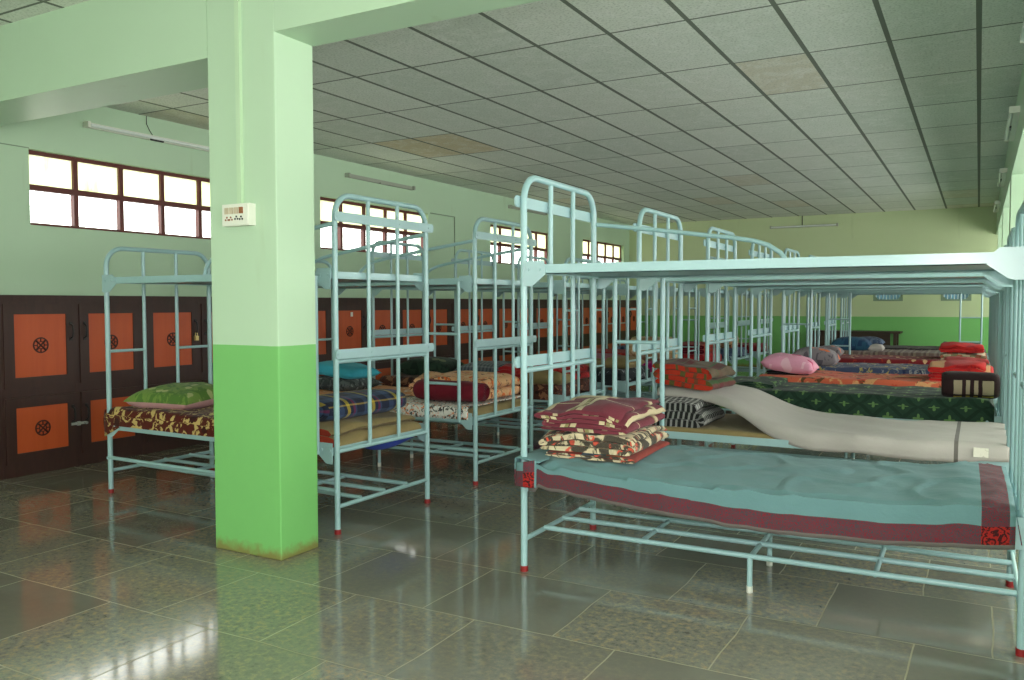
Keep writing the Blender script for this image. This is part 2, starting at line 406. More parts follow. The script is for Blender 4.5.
M_CREAMFUR = c_blotch('cream plush', L(214, 192, 152), [L(190, 160, 112), L(226, 208, 176)], 8, .5)
M_MAGENTA = c_plain('magenta cotton', L(176, 40, 122))
M_BWDARK = c_blotch('black and white flower plush', L(38, 42, 46), [L(150, 156, 160), L(30, 32, 36)], 12, .60)
M_MAUVE = c_plain('mauve cotton', L(146, 82, 94))
M_BLUEGREY = c_blotch('blue grey print', L(72, 88, 116), [L(110, 124, 146), L(48, 58, 84)], 10, .52)
M_LIME = c_plain('lime cloth', L(176, 186, 84))
M_PAPER = c_blotch('paper tag with faint print', L(226, 222, 208), [L(196, 190, 176)], 40, .56)

# ------------------------------------------------------------------ room shell
FX0, FX1, FY0, FY1 = -6.985, 2.6, -3.0, 17.45
WX = -6.785
tag(MB().box(FX0, FY0, -.12, FX1, FY1 + .2, 0).build('floor', M_FLOOR, smooth=False), kind='structure')
tag(MB().box(FX0, FY0, CH, FX1, FY1 + .2, CH + .1).build('ceiling', M_CEIL, smooth=False), kind='structure')
# left wall with four window openings
WZ0, WZ1 = 1.955, 2.575
WINS = [(4.06, 6.26), (7.51, 9.71), (11.43, 13.55), (14.97, 17.12)]
w = MB()
w.box(FX0, FY0, 0, WX, FY1, WZ0); w.box(FX0, FY0, WZ1, WX, FY1, CH)
ys = [FY0] + [q for a in WINS for q in a] + [FY1]
for a, b in zip(ys[0::2], ys[1::2]): w.box(FX0, a, WZ0, WX, b, WZ1)
tag(w.build('wall_left', M_WALL, smooth=False), kind='structure')
# back wall with two low vent windows
VZ0, VZ1 = 1.345, 1.64
VENTS = [(-1.78, -1.26), (-.62, -.12)]
w = MB()
w.box(WX, FY1, 0, FX1, FY1 + .2, VZ0); w.box(WX, FY1, VZ1, FX1, FY1 + .2, CH)
xs = [WX] + [q for a in VENTS for q in a] + [FX1]
for a, b in zip(xs[0::2], xs[1::2]): w.box(a, FY1, VZ0, b, FY1 + .2, VZ1)
tag(w.build('wall_back', M_BACK, smooth=False), kind='structure')
# outer right wall beyond the columns, open band for light
w = MB(); w.box(FX1 - .2, FY0, 0, FX1, FY1, .95); w.box(FX1 - .2, FY0, 2.35, FX1, FY1, CH)
for k in range(6): w.box(FX1 - .2, -.4 + 3.15 * k, .95, FX1, .1 + 3.15 * k, 2.35)
tag(w.build('wall_right', M_WALL, smooth=False), kind='structure')

w = MB(); w.box(WX, FY0, 0, FX1 - .2, FY0 + .2, .95); w.box(WX, FY0, 2.2, FX1 - .2, FY0 + .2, CH)  # unseen wall behind the camera, added to cut light from the open end
for k in range(4): w.box(WX + 2.8 * k, FY0, .95, WX + .8 + 2.8 * k, FY0 + .2, 2.2)
tag(w.build('wall_front_blocker', M_WALL, smooth=False), kind='structure')
# cross beam with the pillar that carries it
PXL, PXR, PY0, PY1 = -3.536, -3.0595, 3.07, 3.344
BZ_L, BZ_R = 2.585, 2.645
tag(MB().box(WX, PY0, BZ_L, PXL, PY1 + .14, CH).build('beam', M_BEAM, smooth=False), kind='structure')
tag(MB().box(PXR, PY0, BZ_R, .25, PY1, CH).build('beam', M_BEAM, smooth=False), kind='structure')
p = MB().box(PXL, PY0, 0, PXR, PY1, CH).build('pillar', M_PILLAR, smooth=False)
bv = p.modifiers.new('b', 'BEVEL'); bv.width = .006; bv.segments = 2
tag(p, kind='structure')
# right-hand long beam on columns
tag(MB().box(.25, FY0, 2.53, .62, FY1, CH).build('beam', M_BEAM, smooth=False), kind='structure')
for k, y in enumerate((3.07, 6.22, 9.37, 12.52, 15.67)):
    tag(MB().box(.25, y, 0, .62, y + .40, 2.53).build('column', M_PILLAR, smooth=False), kind='structure')

# windows
def window(k, y0, y1):
    r = bpy.data.objects.new('window_%d' % k, None); C.objects.link(r); r['kind'] = 'structure'; r.location = (WX - .06, y0, WZ0)
    wd, h = y1 - y0, WZ1 - WZ0; n = 5; t = .026
    f = MB()
    f.box(-.05, 0, 0, 0, wd, t); f.box(-.05, 0, h - t * 1.3, 0, wd, h); f.box(-.05, 0, t, 0, t, h - t); f.box(-.05, wd - t, t, 0, wd, h - t)
    f.box(-.045, t, h * .51 - t * .9, .005, wd - t, h * .51 + t * .9)
    for i in range(1, n): f.box(-.045, wd * i / n - t * .8, t, .004, wd * i / n + t * .8, h - t)
    f.build('window_frame', M_BROWN_FRAME, r, smooth=False)
    MB().box(-.028, t, h * .51, -.022, wd - t, h - t).build('frosted_pane', M_FROST, r, smooth=False)
    MB().box(-.028, t, t, -.022, wd - t, h * .51).build('clear_pane', M_CLEAR, r, smooth=False)
for k, (a, b) in enumerate(WINS): window(k + 1, a, b)
M_VPANE = N('vent pane'); _t = M_VPANE.n('ShaderNodeBsdfTranslucent'); M_VPANE.set(_t.inputs[0], M_VPANE.mix(M_VPANE.noise(M_VPANE.pos(), 5), (.10, .13, .13), (.22, .34, .40))); M_VPANE.t.links.new(_t.outputs[0], M_VPANE.out.inputs[0]); M_VPANE = M_VPANE.mat
M_VENT = plain('vent bars', L(190, 205, 205), .4)
for k, (a, b) in enumerate(VENTS):
    r = bpy.data.objects.new('window_%d' % (k + 5), None); C.objects.link(r); r['kind'] = 'structure'; r.location = (a, FY1 - .01, VZ0)
    wd, h = b - a, VZ1 - VZ0
    f = MB(); rc = .05
    out = [(0, 0), (wd, 0), (wd, h), (0, h)]
    f.box(0, 0, 0, wd, .05, .03); f.box(0, 0, h - .03, wd, .05, h); f.box(0, 0, .03, .035, .05, h - .03); f.box(wd - .035, 0, .03, wd, .05, h - .03)
    for cx_, cz_, sx, sz in ((.035, .03, 1, 1), (wd - .035, .03, -1, 1)):
        f.prism([(cx_, cz_), (cx_ + sx * .06, cz_), (cx_, cz_ + sz * .06)], 'y', 0, .05)
    f.build('window_frame', M_DPIPE, r, smooth=False)
    g = MB()
    for i in range(8): x = .05 + (wd - .1) * i / 7; g.cyl((x, .025, .03), (x, .025, h - .03), .009, 8)
    g.build('window_grille', M_VENT, r)
    MB().box(.03, .032, .03, wd - .03, .036, h - .03).build('pane', M_VPANE, r, smooth=False)

# ------------------------------------------------------------------ lockers
LX, LU, LY0 = -6.32, 1.209, 3.53
def door_mesh(h):
    m = MB(); wd = .565; fr = .078
    m.box(-.022, 0, 0, 0, wd, fr); m.box(-.022, 0, h - fr, 0, wd, h); m.box(-.022, 0, fr, 0, fr, h - fr); m.box(-.022, wd - fr, fr, 0, wd, h - fr)
    return m.mesh('door_frame', M_LOCKER, False)
D_UP, D_LO = (.672, .635), (.098, .500)
ME = {}
for key, (z, h) in (('u', D_UP), ('l', D_LO)):
    ME['door' + key] = door_mesh(h)
    ME['panel' + key] = MB().box(-.014, .078, .078, -.008, .565 - .078, h - .078).mesh('panel', M_ORANGE, False)
    e = MB(); cy, cz = .2825, h * .5; R = .062
    for rr, ww in ((R, .011), (R * .5, .007)):
        n = 28
        vs = []; fs = []
        for i in range(n):
            a = 2 * PI * i / n
            for q in (rr - ww, rr):
                vs.append((-.0075, cy + math.cos(a) * q, cz + math.sin(a) * q)); vs.append((-.004, cy + math.cos(a) * q, cz + math.sin(a) * q))
        for i in range(n):
            j = (i + 1) % n; o, p_ = 4 * i, 4 * j
            fs += [(o + 1, o + 3, p_ + 3, p_ + 1), (o + 3, o + 2, p_ + 2, p_ + 3), (o, o + 1, p_ + 1, p_)]
        e.add(vs, fs)
    for i in range(8):
        a = 2 * PI * i / 8
        c1 = (-.0055, cy + math.cos(a) * R * .5, cz + math.sin(a) * R * .5); c2 = (-.0055, cy + math.cos(a) * R * .88, cz + math.sin(a) * R * .88)
        e.cyl(c1, c2, .008 if i % 2 else .005, 6)
    for i in range(4):
        a = PI / 4 + PI / 2 * i
        e.cyl((-.0055, cy, cz), (-.0055, cy + math.cos(a) * R * .4, cz + math.sin(a) * R * .4), .006, 6)
    ME['emb' + key] = e.mesh('emblem', M_EMBLEM)
h = MB(); pts = [(0, 0, -.055), (.022, 0, -.045), (.03, 0, 0), (.022, 0, .045), (0, 0, .055)]
h.tube(pts, .007, 8); h.box(-.002, -.012, -.075, .004, .012, -.05); h.box(-.002, -.012, .05, .004, .012, .075)
ME['handle'] = h.mesh('handle', M_IRON)
c = MB(); D0 = WX + .004
cz1 = 1.375
c.box(D0, 0, .0, LX - .03, LU, cz1 - .05)            # body
for a, b in ((0, .026), (.5845, .6245), (LU - .026, LU)): c.box(LX - .03, a, 0, LX, b, cz1 - .05)
for a, b in ((0, .098), (.598, .672), (1.307, cz1 - .05)): c.box(LX - .03, .026, a, LX - .0015, LU - .026, b)
c.box(D0, 0, cz1 - .05, LX + .012, LU, cz1)
ME['carcass'] = c.mesh('carcass', M_LOCKER, False)
ORD = 'first second third fourth fifth sixth seventh eighth ninth tenth eleventh'.split()
for k in range(11):
    t = thing('locker_unit', 'dark wooden locker unit with orange door panels, %s along the window wall from the left' % ORD[k], 'locker', (0, LY0 + LU * k, 0), 0, 'wooden lockers along the window wall')
    shared('carcass', ME['carcass'], t)
    if k == 0: MB().box(D0, -.3, 0, LX - .001, -.001, cz1 - .002).build('side_panel', M_LOCKER, t, smooth=False)
    for di, y in enumerate((.0215, .6225)):
        for key, (z, hh) in (('u', D_UP), ('l', D_LO)):
            d = shared('door', ME['door' + key], t, (LX + .012, y, z))
            shared('panel', ME['panel' + key], d); shared('emblem', ME['emb' + key], d)
            shared('handle', ME['handle'], d, (.002, .525 if di == 0 else .04, hh * .66))
    if k in (0, 3, 6):   # aluminium hasp across the pair of lower doors
        m = MB(); m.box(0, .53, .338, .008, .66, .358); m.box(.004, .575, .332, .02, .60, .364); m.cyl((.006, .645, .348), (.03, .645, .348), .012)
        m.build('hasp', M_ALU, t, loc=(LX + .013, 0, 0), smooth=False)
    if k in (1, 4):      # little brass padlock
        m = MB(); m.box(.005, -.018, -.03, .03, .018, .012); m.tube([(.017, -.012, .01), (.017, -.012, .035), (.017, 0, .045), (.017, .012, .035), (.017, .012, .01)], .0035, 6)
        m.build('padlock', plain('padlock brass', L(190, 170, 110), .3, metal=.6), t, loc=(LX + .01, .545, 1.0), smooth=False)
    if k == 3:
        MB().box(0, -.02, -.02, .002, .02, .03).build('paper_tag', M_WHITE, t, loc=(LX + .013, .33, 1.18), smooth=False)

# ------------------------------------------------------------------ bunk beds
BL, BW = 2.073, .855
def arch_path(x, ztop, rc=.125, n=7):
    pts = [(x, 0, .02), (x, 0, .6), (x, 0, 1.2), (x, 0, ztop - rc)]
    for i in range(1, n + 1):
        a = PI / 2 * i / n; pts.append((x, rc - rc * math.cos(a), ztop - rc + rc * math.sin(a)))
    for i in range(0, n + 1):
        a = PI / 2 * i / n; pts.append((x, BW - rc + rc * math.sin(a), ztop - rc + rc * math.cos(a)))
    pts += [(x, BW, 1.2), (x, BW, .6), (x, BW, .02)]
    return pts
ZH, ZF, R1, R2 = 1.915, 1.69, .0165, .0125
BM = {}
BM['head_frame'] = MB().tube(arch_path(0, ZH), R1, 12).mesh('head_frame', M_STEEL)
BM['foot_frame'] = MB().tube(arch_path(BL, ZF), R1, 12).mesh('foot_frame', M_STEEL)
S1, S2 = BW * .345, BW * .665
BM['spindle_h'] = MB().cyl((0, 0, .47), (0, 0, ZH), R2, 10).mesh('spindle', M_STEEL)
BM['spindle_f'] = MB().cyl((0, 0, .47), (0, 0, ZF), R2, 10).mesh('spindle', M_STEEL)
BM['end_tube'] = MB().cyl((0, 0, 0), (0, BW, 0), R2 + .001, 10).mesh('end_tube', M_STEEL)
def plate_mesh(x, hgt):
    m = MB()
    y0, y1 = -.052, BW + .022; r = .012; z0, z1 = -hgt / 2, hgt / 2
    poly = [(y0 + r, z0), (y1 - r, z0), (y1, z0 + r), (y1, z1 - r), (y1 - r, z1), (y0 + r, z1), (y0, z1 - r), (y0, z0 + r)]
    m.prism(poly, 'x', x - .004, x + .004)
    return m.mesh('cross_plate', M_PLATE, False)
def clip_mesh(x):
    m = MB(); 
    for y in (0, S1, S2, BW): m.cyl((x - .0095, y + .0, 0), (x + .01, y + .0, 0), .008, 8)
    return m.mesh('bolt', M_PLATE)
BM['plate_h'] = plate_mesh(-R1 - .003, .054); BM['clip_h'] = clip_mesh(-R1 - .000)
BM['plate_f'] = plate_mesh(BL + R1 + .003, .05); BM['clip_f'] = clip_mesh(BL + R1 + .003)
def deck_mesh(z0, z1):
    m = MB(); a, b = .012, BL - .012; t = .004; lip = .03
    for y0, y1 in ((-.019, -.019 + t), (BW + .019 - t, BW + .019)): m.box(a, y0, z0, b, y1, z1)
    m.box(a, -.019, z0, b, -.019 + lip, z0 + t); m.box(a, BW + .019 - lip, z0, b, BW + .019, z0 + t)
    for x0, x1 in ((a + .012, a + .012 + t), (b - .012 - t, b - .012)): m.box(x0, -.015, z0 + t, x1, BW + .015, z1 - .001)
    m.box(a + .003, -.0145, z0 + .012, b - .003, BW + .0145, z0 + .016)
    return m.mesh('deck', M_STEEL, False)
DZ = (1.442, 1.487); DL = (.446, .491)
BM['upper_deck'] = deck_mesh(*DZ); BM['lower_deck'] = deck_mesh(*DL)
def gusset(x, sgn, y0, y1, z):
    if sgn > 0: sh = [(.014, .062), (.115, .062), (.121, .045), (.128, .0), (.065, -.052), (.05, -.057), (.014, -.057)]
    else: sh = [(-.014, .062), (.100, .062), (.118, .045), (.140, .0), (.07, -.052), (.055, -.057), (-.014, -.057)]
    m = MB(); m.prism([(x + sgn * a, z + b) for a, b in sh], 'y', y0, y1)
    yo = y0 if y0 < .1 else y1; d = -.005 if y0 < .1 else .005
    for q in (.032 if sgn > 0 else .015, .092): m.cyl((x + sgn * q, yo, z + .022), (x + sgn * q, yo + d, z + .022), .009, 8)
    return m.mesh('corner_gusset', M_PLATE, False)
GUS = []
for z in (DZ[0], DL[0] + .01):
    for x, sg in ((0, 1), (BL, -1)):
        for y0, y1 in ((-.024, -.0195), (BW + .0195, BW + .024)): GUS.append(gusset(x, sg, y0, y1, z))
def rail_mesh(y):
    return MB().tube([(0, y, 1.752), (.4, y, 1.70), (.80, y, 1.643), (.90, y, 1.625), (.97, y, 1.60), (1.03, y, 1.56), (1.06, y, 1.52), (1.068, y, 1.487)], R2, 10).mesh('guard_rail', M_STEEL)
BM['rail_r'] = rail_mesh(BW + .004); BM['rail_f'] = rail_mesh(-.004)
m = MB()
for x in (.117, .398): m.cyl((x, BW + .034, .45), (x, BW + .034, 1.462), .0135, 10)
BM['ladder'] = m.mesh('ladder', M_STEEL)
BM['rung'] = MB().cyl((.117, BW + .034, 0), (.398, BW + .034, 0), .011, 10).mesh('ladder_rung', M_STEEL)
m = MB(); SY = (.209, BW / 2, BW - .209)
for y in SY: m.cyl((.008, y, .165), (BL - .008, y, .165), R2, 10)
for x in (.52, BL / 2, 1.555): m.cyl((x, SY[0], .160), (x, SY[2], .160), .0115, 10)
BM['shelf'] = m.mesh('under_shelf', M_STEEL)
BM['stretcher'] = MB().cyl((0, 0, .155), (0, BW, .155), R2, 10).mesh('stretcher', M_STEEL)
m = MB(); m.cyl((0, 0, .03), (0, 0, .16), .0125, 10); BM['shelf_leg'] = m.mesh('shelf_leg', M_STEEL)
m = MB(); m.cyl((0, 0, 0), (0, 0, .03), .0145, 10); BM['wfoot'] = m.mesh('leg_tip', M_WHITE_FOOT)
m = MB(); m.cyl((0, BW + .002, .246), (BL, BW + .002, .246), R2, 10)
for x in (.0, BL): m.cyl((x, BW, .246), (x, BW + .024, .246), .01, 8)
BM['tie'] = m.mesh('tie_bar', M_STEEL)
m = MB(); m.cyl((0, 0, 0), (0, 0, .027), .0195, 12); BM['foot'] = m.mesh('rubber_foot', M_RED_RUBBER)
BM['frung'] = MB().cyl((0, 0, 0), (0, S1, 0), .0105, 10).mesh('foot_rung', M_STEEL)

def bunk(label, x, y, flip=False, rot=0.0, rails='', rungs=(.98,), mid_foot_plate=False, ladder=True):
    """x,y = world place of the post nearest the photographer at the head end"""
    rz = rot + (PI if flip else 0)
    loc = Vector((x, y, 0))
    if flip: loc = loc - Matrix.Rotation(rz, 3, 'Z') @ Vector((0, BW, 0))
    t = thing('bunk_bed', label, 'bunk bed', loc, rz, 'steel bunk beds in two rows')
    hf = shared('head_frame', BM['head_frame'], t); ff = shared('foot_frame', BM['foot_frame'], t)
    for yy in (S1, S2):
        shared('spindle', BM['spindle_h'], hf, (0, yy, 0)); shared('spindle', BM['spindle_f'], ff, (BL, yy, 0))
    for z in (1.79, 1.02):
        pl = shared('cross_plate', BM['plate_h'], hf, (0, 0, z)); shared('bolt', BM['clip_h'], hf, (0, 0, z))
    shared('end_tube', BM['end_tube'], hf, (0, 0, .978)); shared('end_tube', BM['end_tube'], hf, (0, 0, .47)); shared('end_tube', BM['end_tube'], ff, (BL, 0, .47))
    for z in rungs:
        for yy in (0, BW - S1): shared('foot_rung', BM['frung'], ff, (BL, yy, z))
    if mid_foot_plate:
        shared('cross_plate', BM['plate_f'], ff, (0, 0, 1.0))
    shared('upper_deck', BM['upper_deck'], t); shared('lower_deck', BM['lower_deck'], t)
    for g in GUS: shared('corner_gusset', g, t)
    if 'r' in rails: shared('guard_rail', BM['rail_r'], t)
    if 'f' in rails: shared('guard_rail', BM['rail_f'], t)
    if ladder:
        ld = shared('ladder', BM['ladder'], t)
        for z in (.723, 1.085): shared('ladder_rung', BM['rung'], ld, (0, 0, z))
    sh = shared('under_shelf', BM['shelf'], t)
    for xx in (0, BL): shared('stretcher', BM['stretcher'], t, (xx, 0, 0))
    for yy in (SY[0], SY[2]):
        lg = shared('shelf_leg', BM['shelf_leg'], t, (BL / 2, yy, 0)); shared('leg_tip', BM['wfoot'], lg)
    shared('tie_bar', BM['tie'], t)
    for xx in (0, BL):
        for yy in (0, BW): shared('rubber_foot', BM['foot'], hf if xx == 0 else ff, (xx, yy, 0))
    return t
RX, AX, AXF = -1.915, -3.125, -5.18
ROT0 = .012
R_Y = [3.533, 5.10, 6.66, 8.16, 9.70, 11.2, 12.7, 14.2]
A_Y = [3.595, 5.07, 6.47, 7.95, 9.43, 10.9, 12.4, 13.9]
bunk('steel bunk bed nearest the camera, teal sheet on its lower bunk', RX + .004, R_Y[0], rot=ROT0, rails='r')
bunk('pale blue steel bunk bed with the off-white sheet on its lower bunk', RX, R_Y[1], ladder=False)
bunk('pale blue steel bunk bed with the dark green lattice bedspread on its lower bunk', RX, R_Y[2], ladder=False)
bunk('pale blue steel bunk bed with the orange bedspread and pink pillow below', RX, R_Y[3], rails='r')
bunk('pale blue steel bunk bed with the blue and yellow bedspread below', RX, R_Y[4], ladder=False)
bunk('pale blue steel bunk bed with the spotted maroon bedspread below', RX, R_Y[5])
bunk('pale blue steel bunk bed with the brown and grey striped bedspread below', RX, R_Y[6], ladder=False)
bunk('farthest pale blue bunk bed of the right row, ladder before the back wall', RX + BL, R_Y[7], flip=True)
bunk('pale blue bunk bed behind the pillar, gold-flowered brown bedspread on its lower bunk', AX - .02, A_Y[0], flip=True, rot=-.0204, rails='rf')
bunk('pale blue bunk bed with maroon roll and peach plush on its lower bunk', AX - .015, A_Y[1], flip=True, rails='rf')
bunk('pale blue bunk bed with dark green pillow and red blanket on its lower bunk', AXF, A_Y[2], rungs=(1.243, .715))
bunk('pale blue bunk bed with black and white flower bedspread on its lower bunk', AXF, A_Y[3], rungs=(1.243, .715))
bunk('pale blue bunk bed with cream plush bundle on its lower bunk', AXF, A_Y[4], rungs=(1.243, .715))
bunk('pale blue bunk bed of the left row, third from the back wall', AX, A_Y[5], flip=True)
bunk('pale blue bunk bed of the left row, second from the back wall', AX, A_Y[6], flip=True)
bunk('pale blue bunk bed of the left row, closest to the back wall', AX, A_Y[7], flip=True)

# ------------------------------------------------------------------ bedding
def nz(x, y, z=0, s=1.0): return noise.noise(Vector((x * s, y * s, z * s)))
ZD = .4635      # top of lower deck sheet
def bedspread(name, label, cat, mat, x0, x1, y0, y1, top=.60, z0=ZD, seed=0, wr=.012, nu=60, nv=26, group='bedspreads on the lower bunks', drop=0.0, mats=None):
    """a mattress wrapped in its bedspread: closed body with soft edges; drop lets the front edge hang over the rail"""
    m = MB(); cx, cy = (x0 + x1) / 2, (y0 + y1) / 2; a, b = (x1 - x0) / 2, (y1 - y0) / 2
    H = top - z0; rd = min(.045, H * .45)
    # profile across y: start bottom rear -> top -> bottom front
    def prof(v):
        w_ = 2 * b; segs = [H, w_, H]; tot = sum(segs); d = v * tot
        if d < H: return (b, z0 + d)
        if d < H + w_: return (b - (d - H), top)
        return (-b, top - (d - H - w_))
    def soften(px, py, pz):
        # round the upper long edges and ends
        ex = max(0, abs(px) - (a - rd)) / rd; ey = max(0, abs(py) - (b - rd)) / rd
        e = min(1, math.hypot(ex, ey)); k = (pz - z0) / H
        if k > .55: pz = pz - rd * (1 - math.sqrt(max(0, 1 - e * e))) * (k - .55) / .45
        return px, py, pz
    def fn(u, v):
        px = -a + 2 * a * u; py, pz = prof(v)
        px, py, pz = soften(px, py, pz)
        k = (pz - z0) / H
        pz += wr * k * (nz(px * 3, py * 5, seed, 1) + .5 * nz(px * 9, py * 11, seed + 3, 1))
        py += wr * .7 * nz(px * 5, pz * 7, seed + 8, 1) * (1 if abs(py) > b * .9 else 0)
        return (cx + px, cy + py, pz)
    tot = 2 * H + 2 * b
    m.grid(fn, nu, nv * 2, uvfn=lambda u, v: (u * 2 * a, v * tot))
    # ends
    for u in (0, 1):
        loop = [fn(u, j / (nv * 2)) for j in range(nv * 2 + 1)]
        o = len(m.v); ctr = (loop[0][0], cy, z0 + H * .4)
        m.v += loop + [ctr]
        for j in range(nv * 2):
            m.f.append((o + j, o + j + 1, o + len(loop))); m.m.append(0)
            m.uv[len(m.f) - 1] = [(loop[j][1], loop[j][2]), (loop[j + 1][1], loop[j + 1][2]), (ctr[1], ctr[2])]
    # underside
    o = len(m.v); m.v += [(x0, y0, z0), (x1, y0, z0), (x1, y1, z0), (x0, y1, z0)]; m.f.append((o, o + 3, o + 2, o + 1)); m.m.append(0)
    ob = m.build(name, mat, sharp=70)
    return tag(ob, label, cat, group)

def folded(name, label, cat, mats, cx, cy, z0, wx, wy, layers, t=.02, rz=0, seed=0, jit=.02, sag=.012, vary=None, group=None, edge=None, gap=.004, axis=1, squash=1.0, tilt=0.0):
    """blanket folded in a zigzag: serpentine section in x-z swept along y. mats = [cloth, inner/edge cloth]"""
    rnd = random.Random(seed)
    pitch = t + gap
    pts = []
    for L_ in range(layers):
        z = t / 2 + L_ * pitch
        xl = -wx / 2 + rnd.uniform(0, jit); xr = wx / 2 - rnd.uniform(0, jit)
        r = pitch / 2
        xs = [xl + r + (xr - xl - 2 * r) * k / 14 for k in range(15)]
        if L_ % 2: xs = xs[::-1]
        pts += [(x, z) for x in xs]
        if L_ < layers - 1:
            s = 1 if L_ % 2 == 0 else -1
            ex = xs[-1]
            for k in range(1, 6):
                a = -PI / 2 + PI * k / 6; pts.append((ex + s * math.cos(a) * r * 1.25, z + r + math.sin(a) * r))
    # lengths
    ln = [0]
    for p0, p1 in zip(pts, pts[1:]): ln.append(ln[-1] + math.dist(p0, p1))
    nrm = []
    for i in range(len(pts)):
        a, b = pts[max(0, i - 1)], pts[min(len(pts) - 1, i + 1)]
        d = (b[0] - a[0], b[1] - a[1]); q = math.hypot(*d) or 1; nrm.append((-d[1] / q, d[0] / q))
    outer = [(p[0] + n[0] * t / 2, p[1] + n[1] * t / 2, l) for p, n, l in zip(pts, nrm, ln)]
    inner = [(p[0] - n[0] * t / 2, p[1] - n[1] * t / 2, l) for p, n, l in zip(pts, nrm, ln)]
    e0 = pts[-1]; n0 = nrm[-1]; d0 = (n0[1], -n0[0])
    loop = outer + [(e0[0] + d0[0] * t * .4, e0[1] + d0[1] * t * .4, ln[-1])] + inner[::-1]
    e1 = pts[0]; n1 = nrm[0]; d1 = (n1[1], -n1[0]); loop += [(e1[0] - d1[0] * t * .4, e1[1] - d1[1] * t * .4, 0)]
    Htot = layers * pitch; no = len(outer)
    ny = 18; m = MB(); nl = len(loop)
    def wob(x, y, z):
        k = z / Htot
        zz = z * squash + sag * k * (1.6 * nz(x * 4 + seed, y * 5, seed) + .8 * nz(x * 10, y * 9, seed + 5)) - sag * 1.2 * k * ((2 * x / wx) ** 2 + (2 * y / wy) ** 4) + tilt * x * k
        return (x + .012 * nz(y * 6, z * 22, seed + 2), y + .014 * nz(x * 7, z * 24, seed + 4) * abs(2 * y / wy), max(zz, .0))
    yy = [-wy / 2 + wy * j / ny for j in range(ny + 1)]
    for y in yy:
        for (x, z, l) in loop: m.v.append(wob(x, y, z))
    for j in range(ny):
        for i in range(nl):
            i2 = (i + 1) % nl
            m.f.append((j * nl + i, j * nl + i2, (j + 1) * nl + i2, (j + 1) * nl + i)); m.m.append(0 if i < no or len(mats) < 2 or len(mats) == 3 else 0)
            l1, l2 = loop[i][2], loop[i2][2]
            m.uv[len(m.f) - 1] = [(ln[-1] - l1, yy[j] + wy / 2), (ln[-1] - l2, yy[j] + wy / 2), (ln[-1] - l2, yy[j + 1] + wy / 2), (ln[-1] - l1, yy[j + 1] + wy / 2)]
    # end caps as quads between outer and inner
    ei = 1 if len(mats) > 1 else 0
    for j, fl in ((0, 1), (ny, 0)):
        for i in range(no - 1):
            a, b = j * nl + i, j * nl + i + 1; c2, d2 = j * nl + (nl - 2 - i - 1), j * nl + (nl - 2 - i)
            q = (a, b, c2, d2); m.f.append(q if fl else q[::-1]); m.m.append(ei)
            uvq = [(loop[i][2], .0), (loop[i + 1][2], .0), (loop[i + 1][2], .02), (loop[i][2], .02)]
            m.uv[len(m.f) - 1] = uvq if fl else uvq[::-1]
        q = (j * nl + no - 1, j * nl + no, j * nl + no + 1); m.f.append(q); m.m.append(ei); m.uv[len(m.f) - 1] = [(0, 0)] * 3
        q = (j * nl + nl - 2, j * nl + nl - 1, j * nl + 0); m.f.append(q); m.m.append(ei); m.uv[len(m.f) - 1] = [(0, 0)] * 3
    o = m.build(name, mats, sharp=60, loc=(cx, cy, z0)); o.rotation_euler = (0, 0, rz)
    return tag(o, label, cat, group)

def pillow(name, label, mat, cx, cy, z0, wx, wy, h, rz=0, seed=0, rx=0, ry=0, mat2=None, group='pillows on the lower bunks', cat='pillow'):
    m = MB(); n = 22
    def side(sg):
        def fn(u, v):
            x, y = 2 * u - 1, 2 * v - 1
            e = (max(0, 1 - abs(x) ** 2.6) * max(0, 1 - abs(y) ** 2.6)) ** .42
            pin = 1 - .07 * (1 - abs(y) ** 2) * abs(x) ** 3
            pin2 = 1 - .07 * (1 - abs(x) ** 2) * abs(y) ** 3
            z = h * .36 + h * .64 * e
            if sg < 0: z = h * .36 - h * .36 * min(1, e * 1.4)
            z += .06 * h * e * sg * (nz(x * 2 + seed, y * 2.5, seed) + .5 * nz(x * 5, y * 5, seed + 1))
            return (x * wx / 2 * pin, y * wy / 2 * pin2, z)
        return fn
    m.grid(side(1), n, n, 0, uvfn=lambda u, v: (u * wx, v * wy))
    m.grid(lambda u, v: side(-1)(1 - u, v), n, n, 1 if mat2 else 0, uvfn=lambda u, v: (u * wx, v * wy))
    o = m.build(name, [mat, mat2] if mat2 else mat, sharp=120, loc=(cx, cy, z0)); o.rotation_euler = (rx, ry, rz)
    return tag(o, label, cat, group)

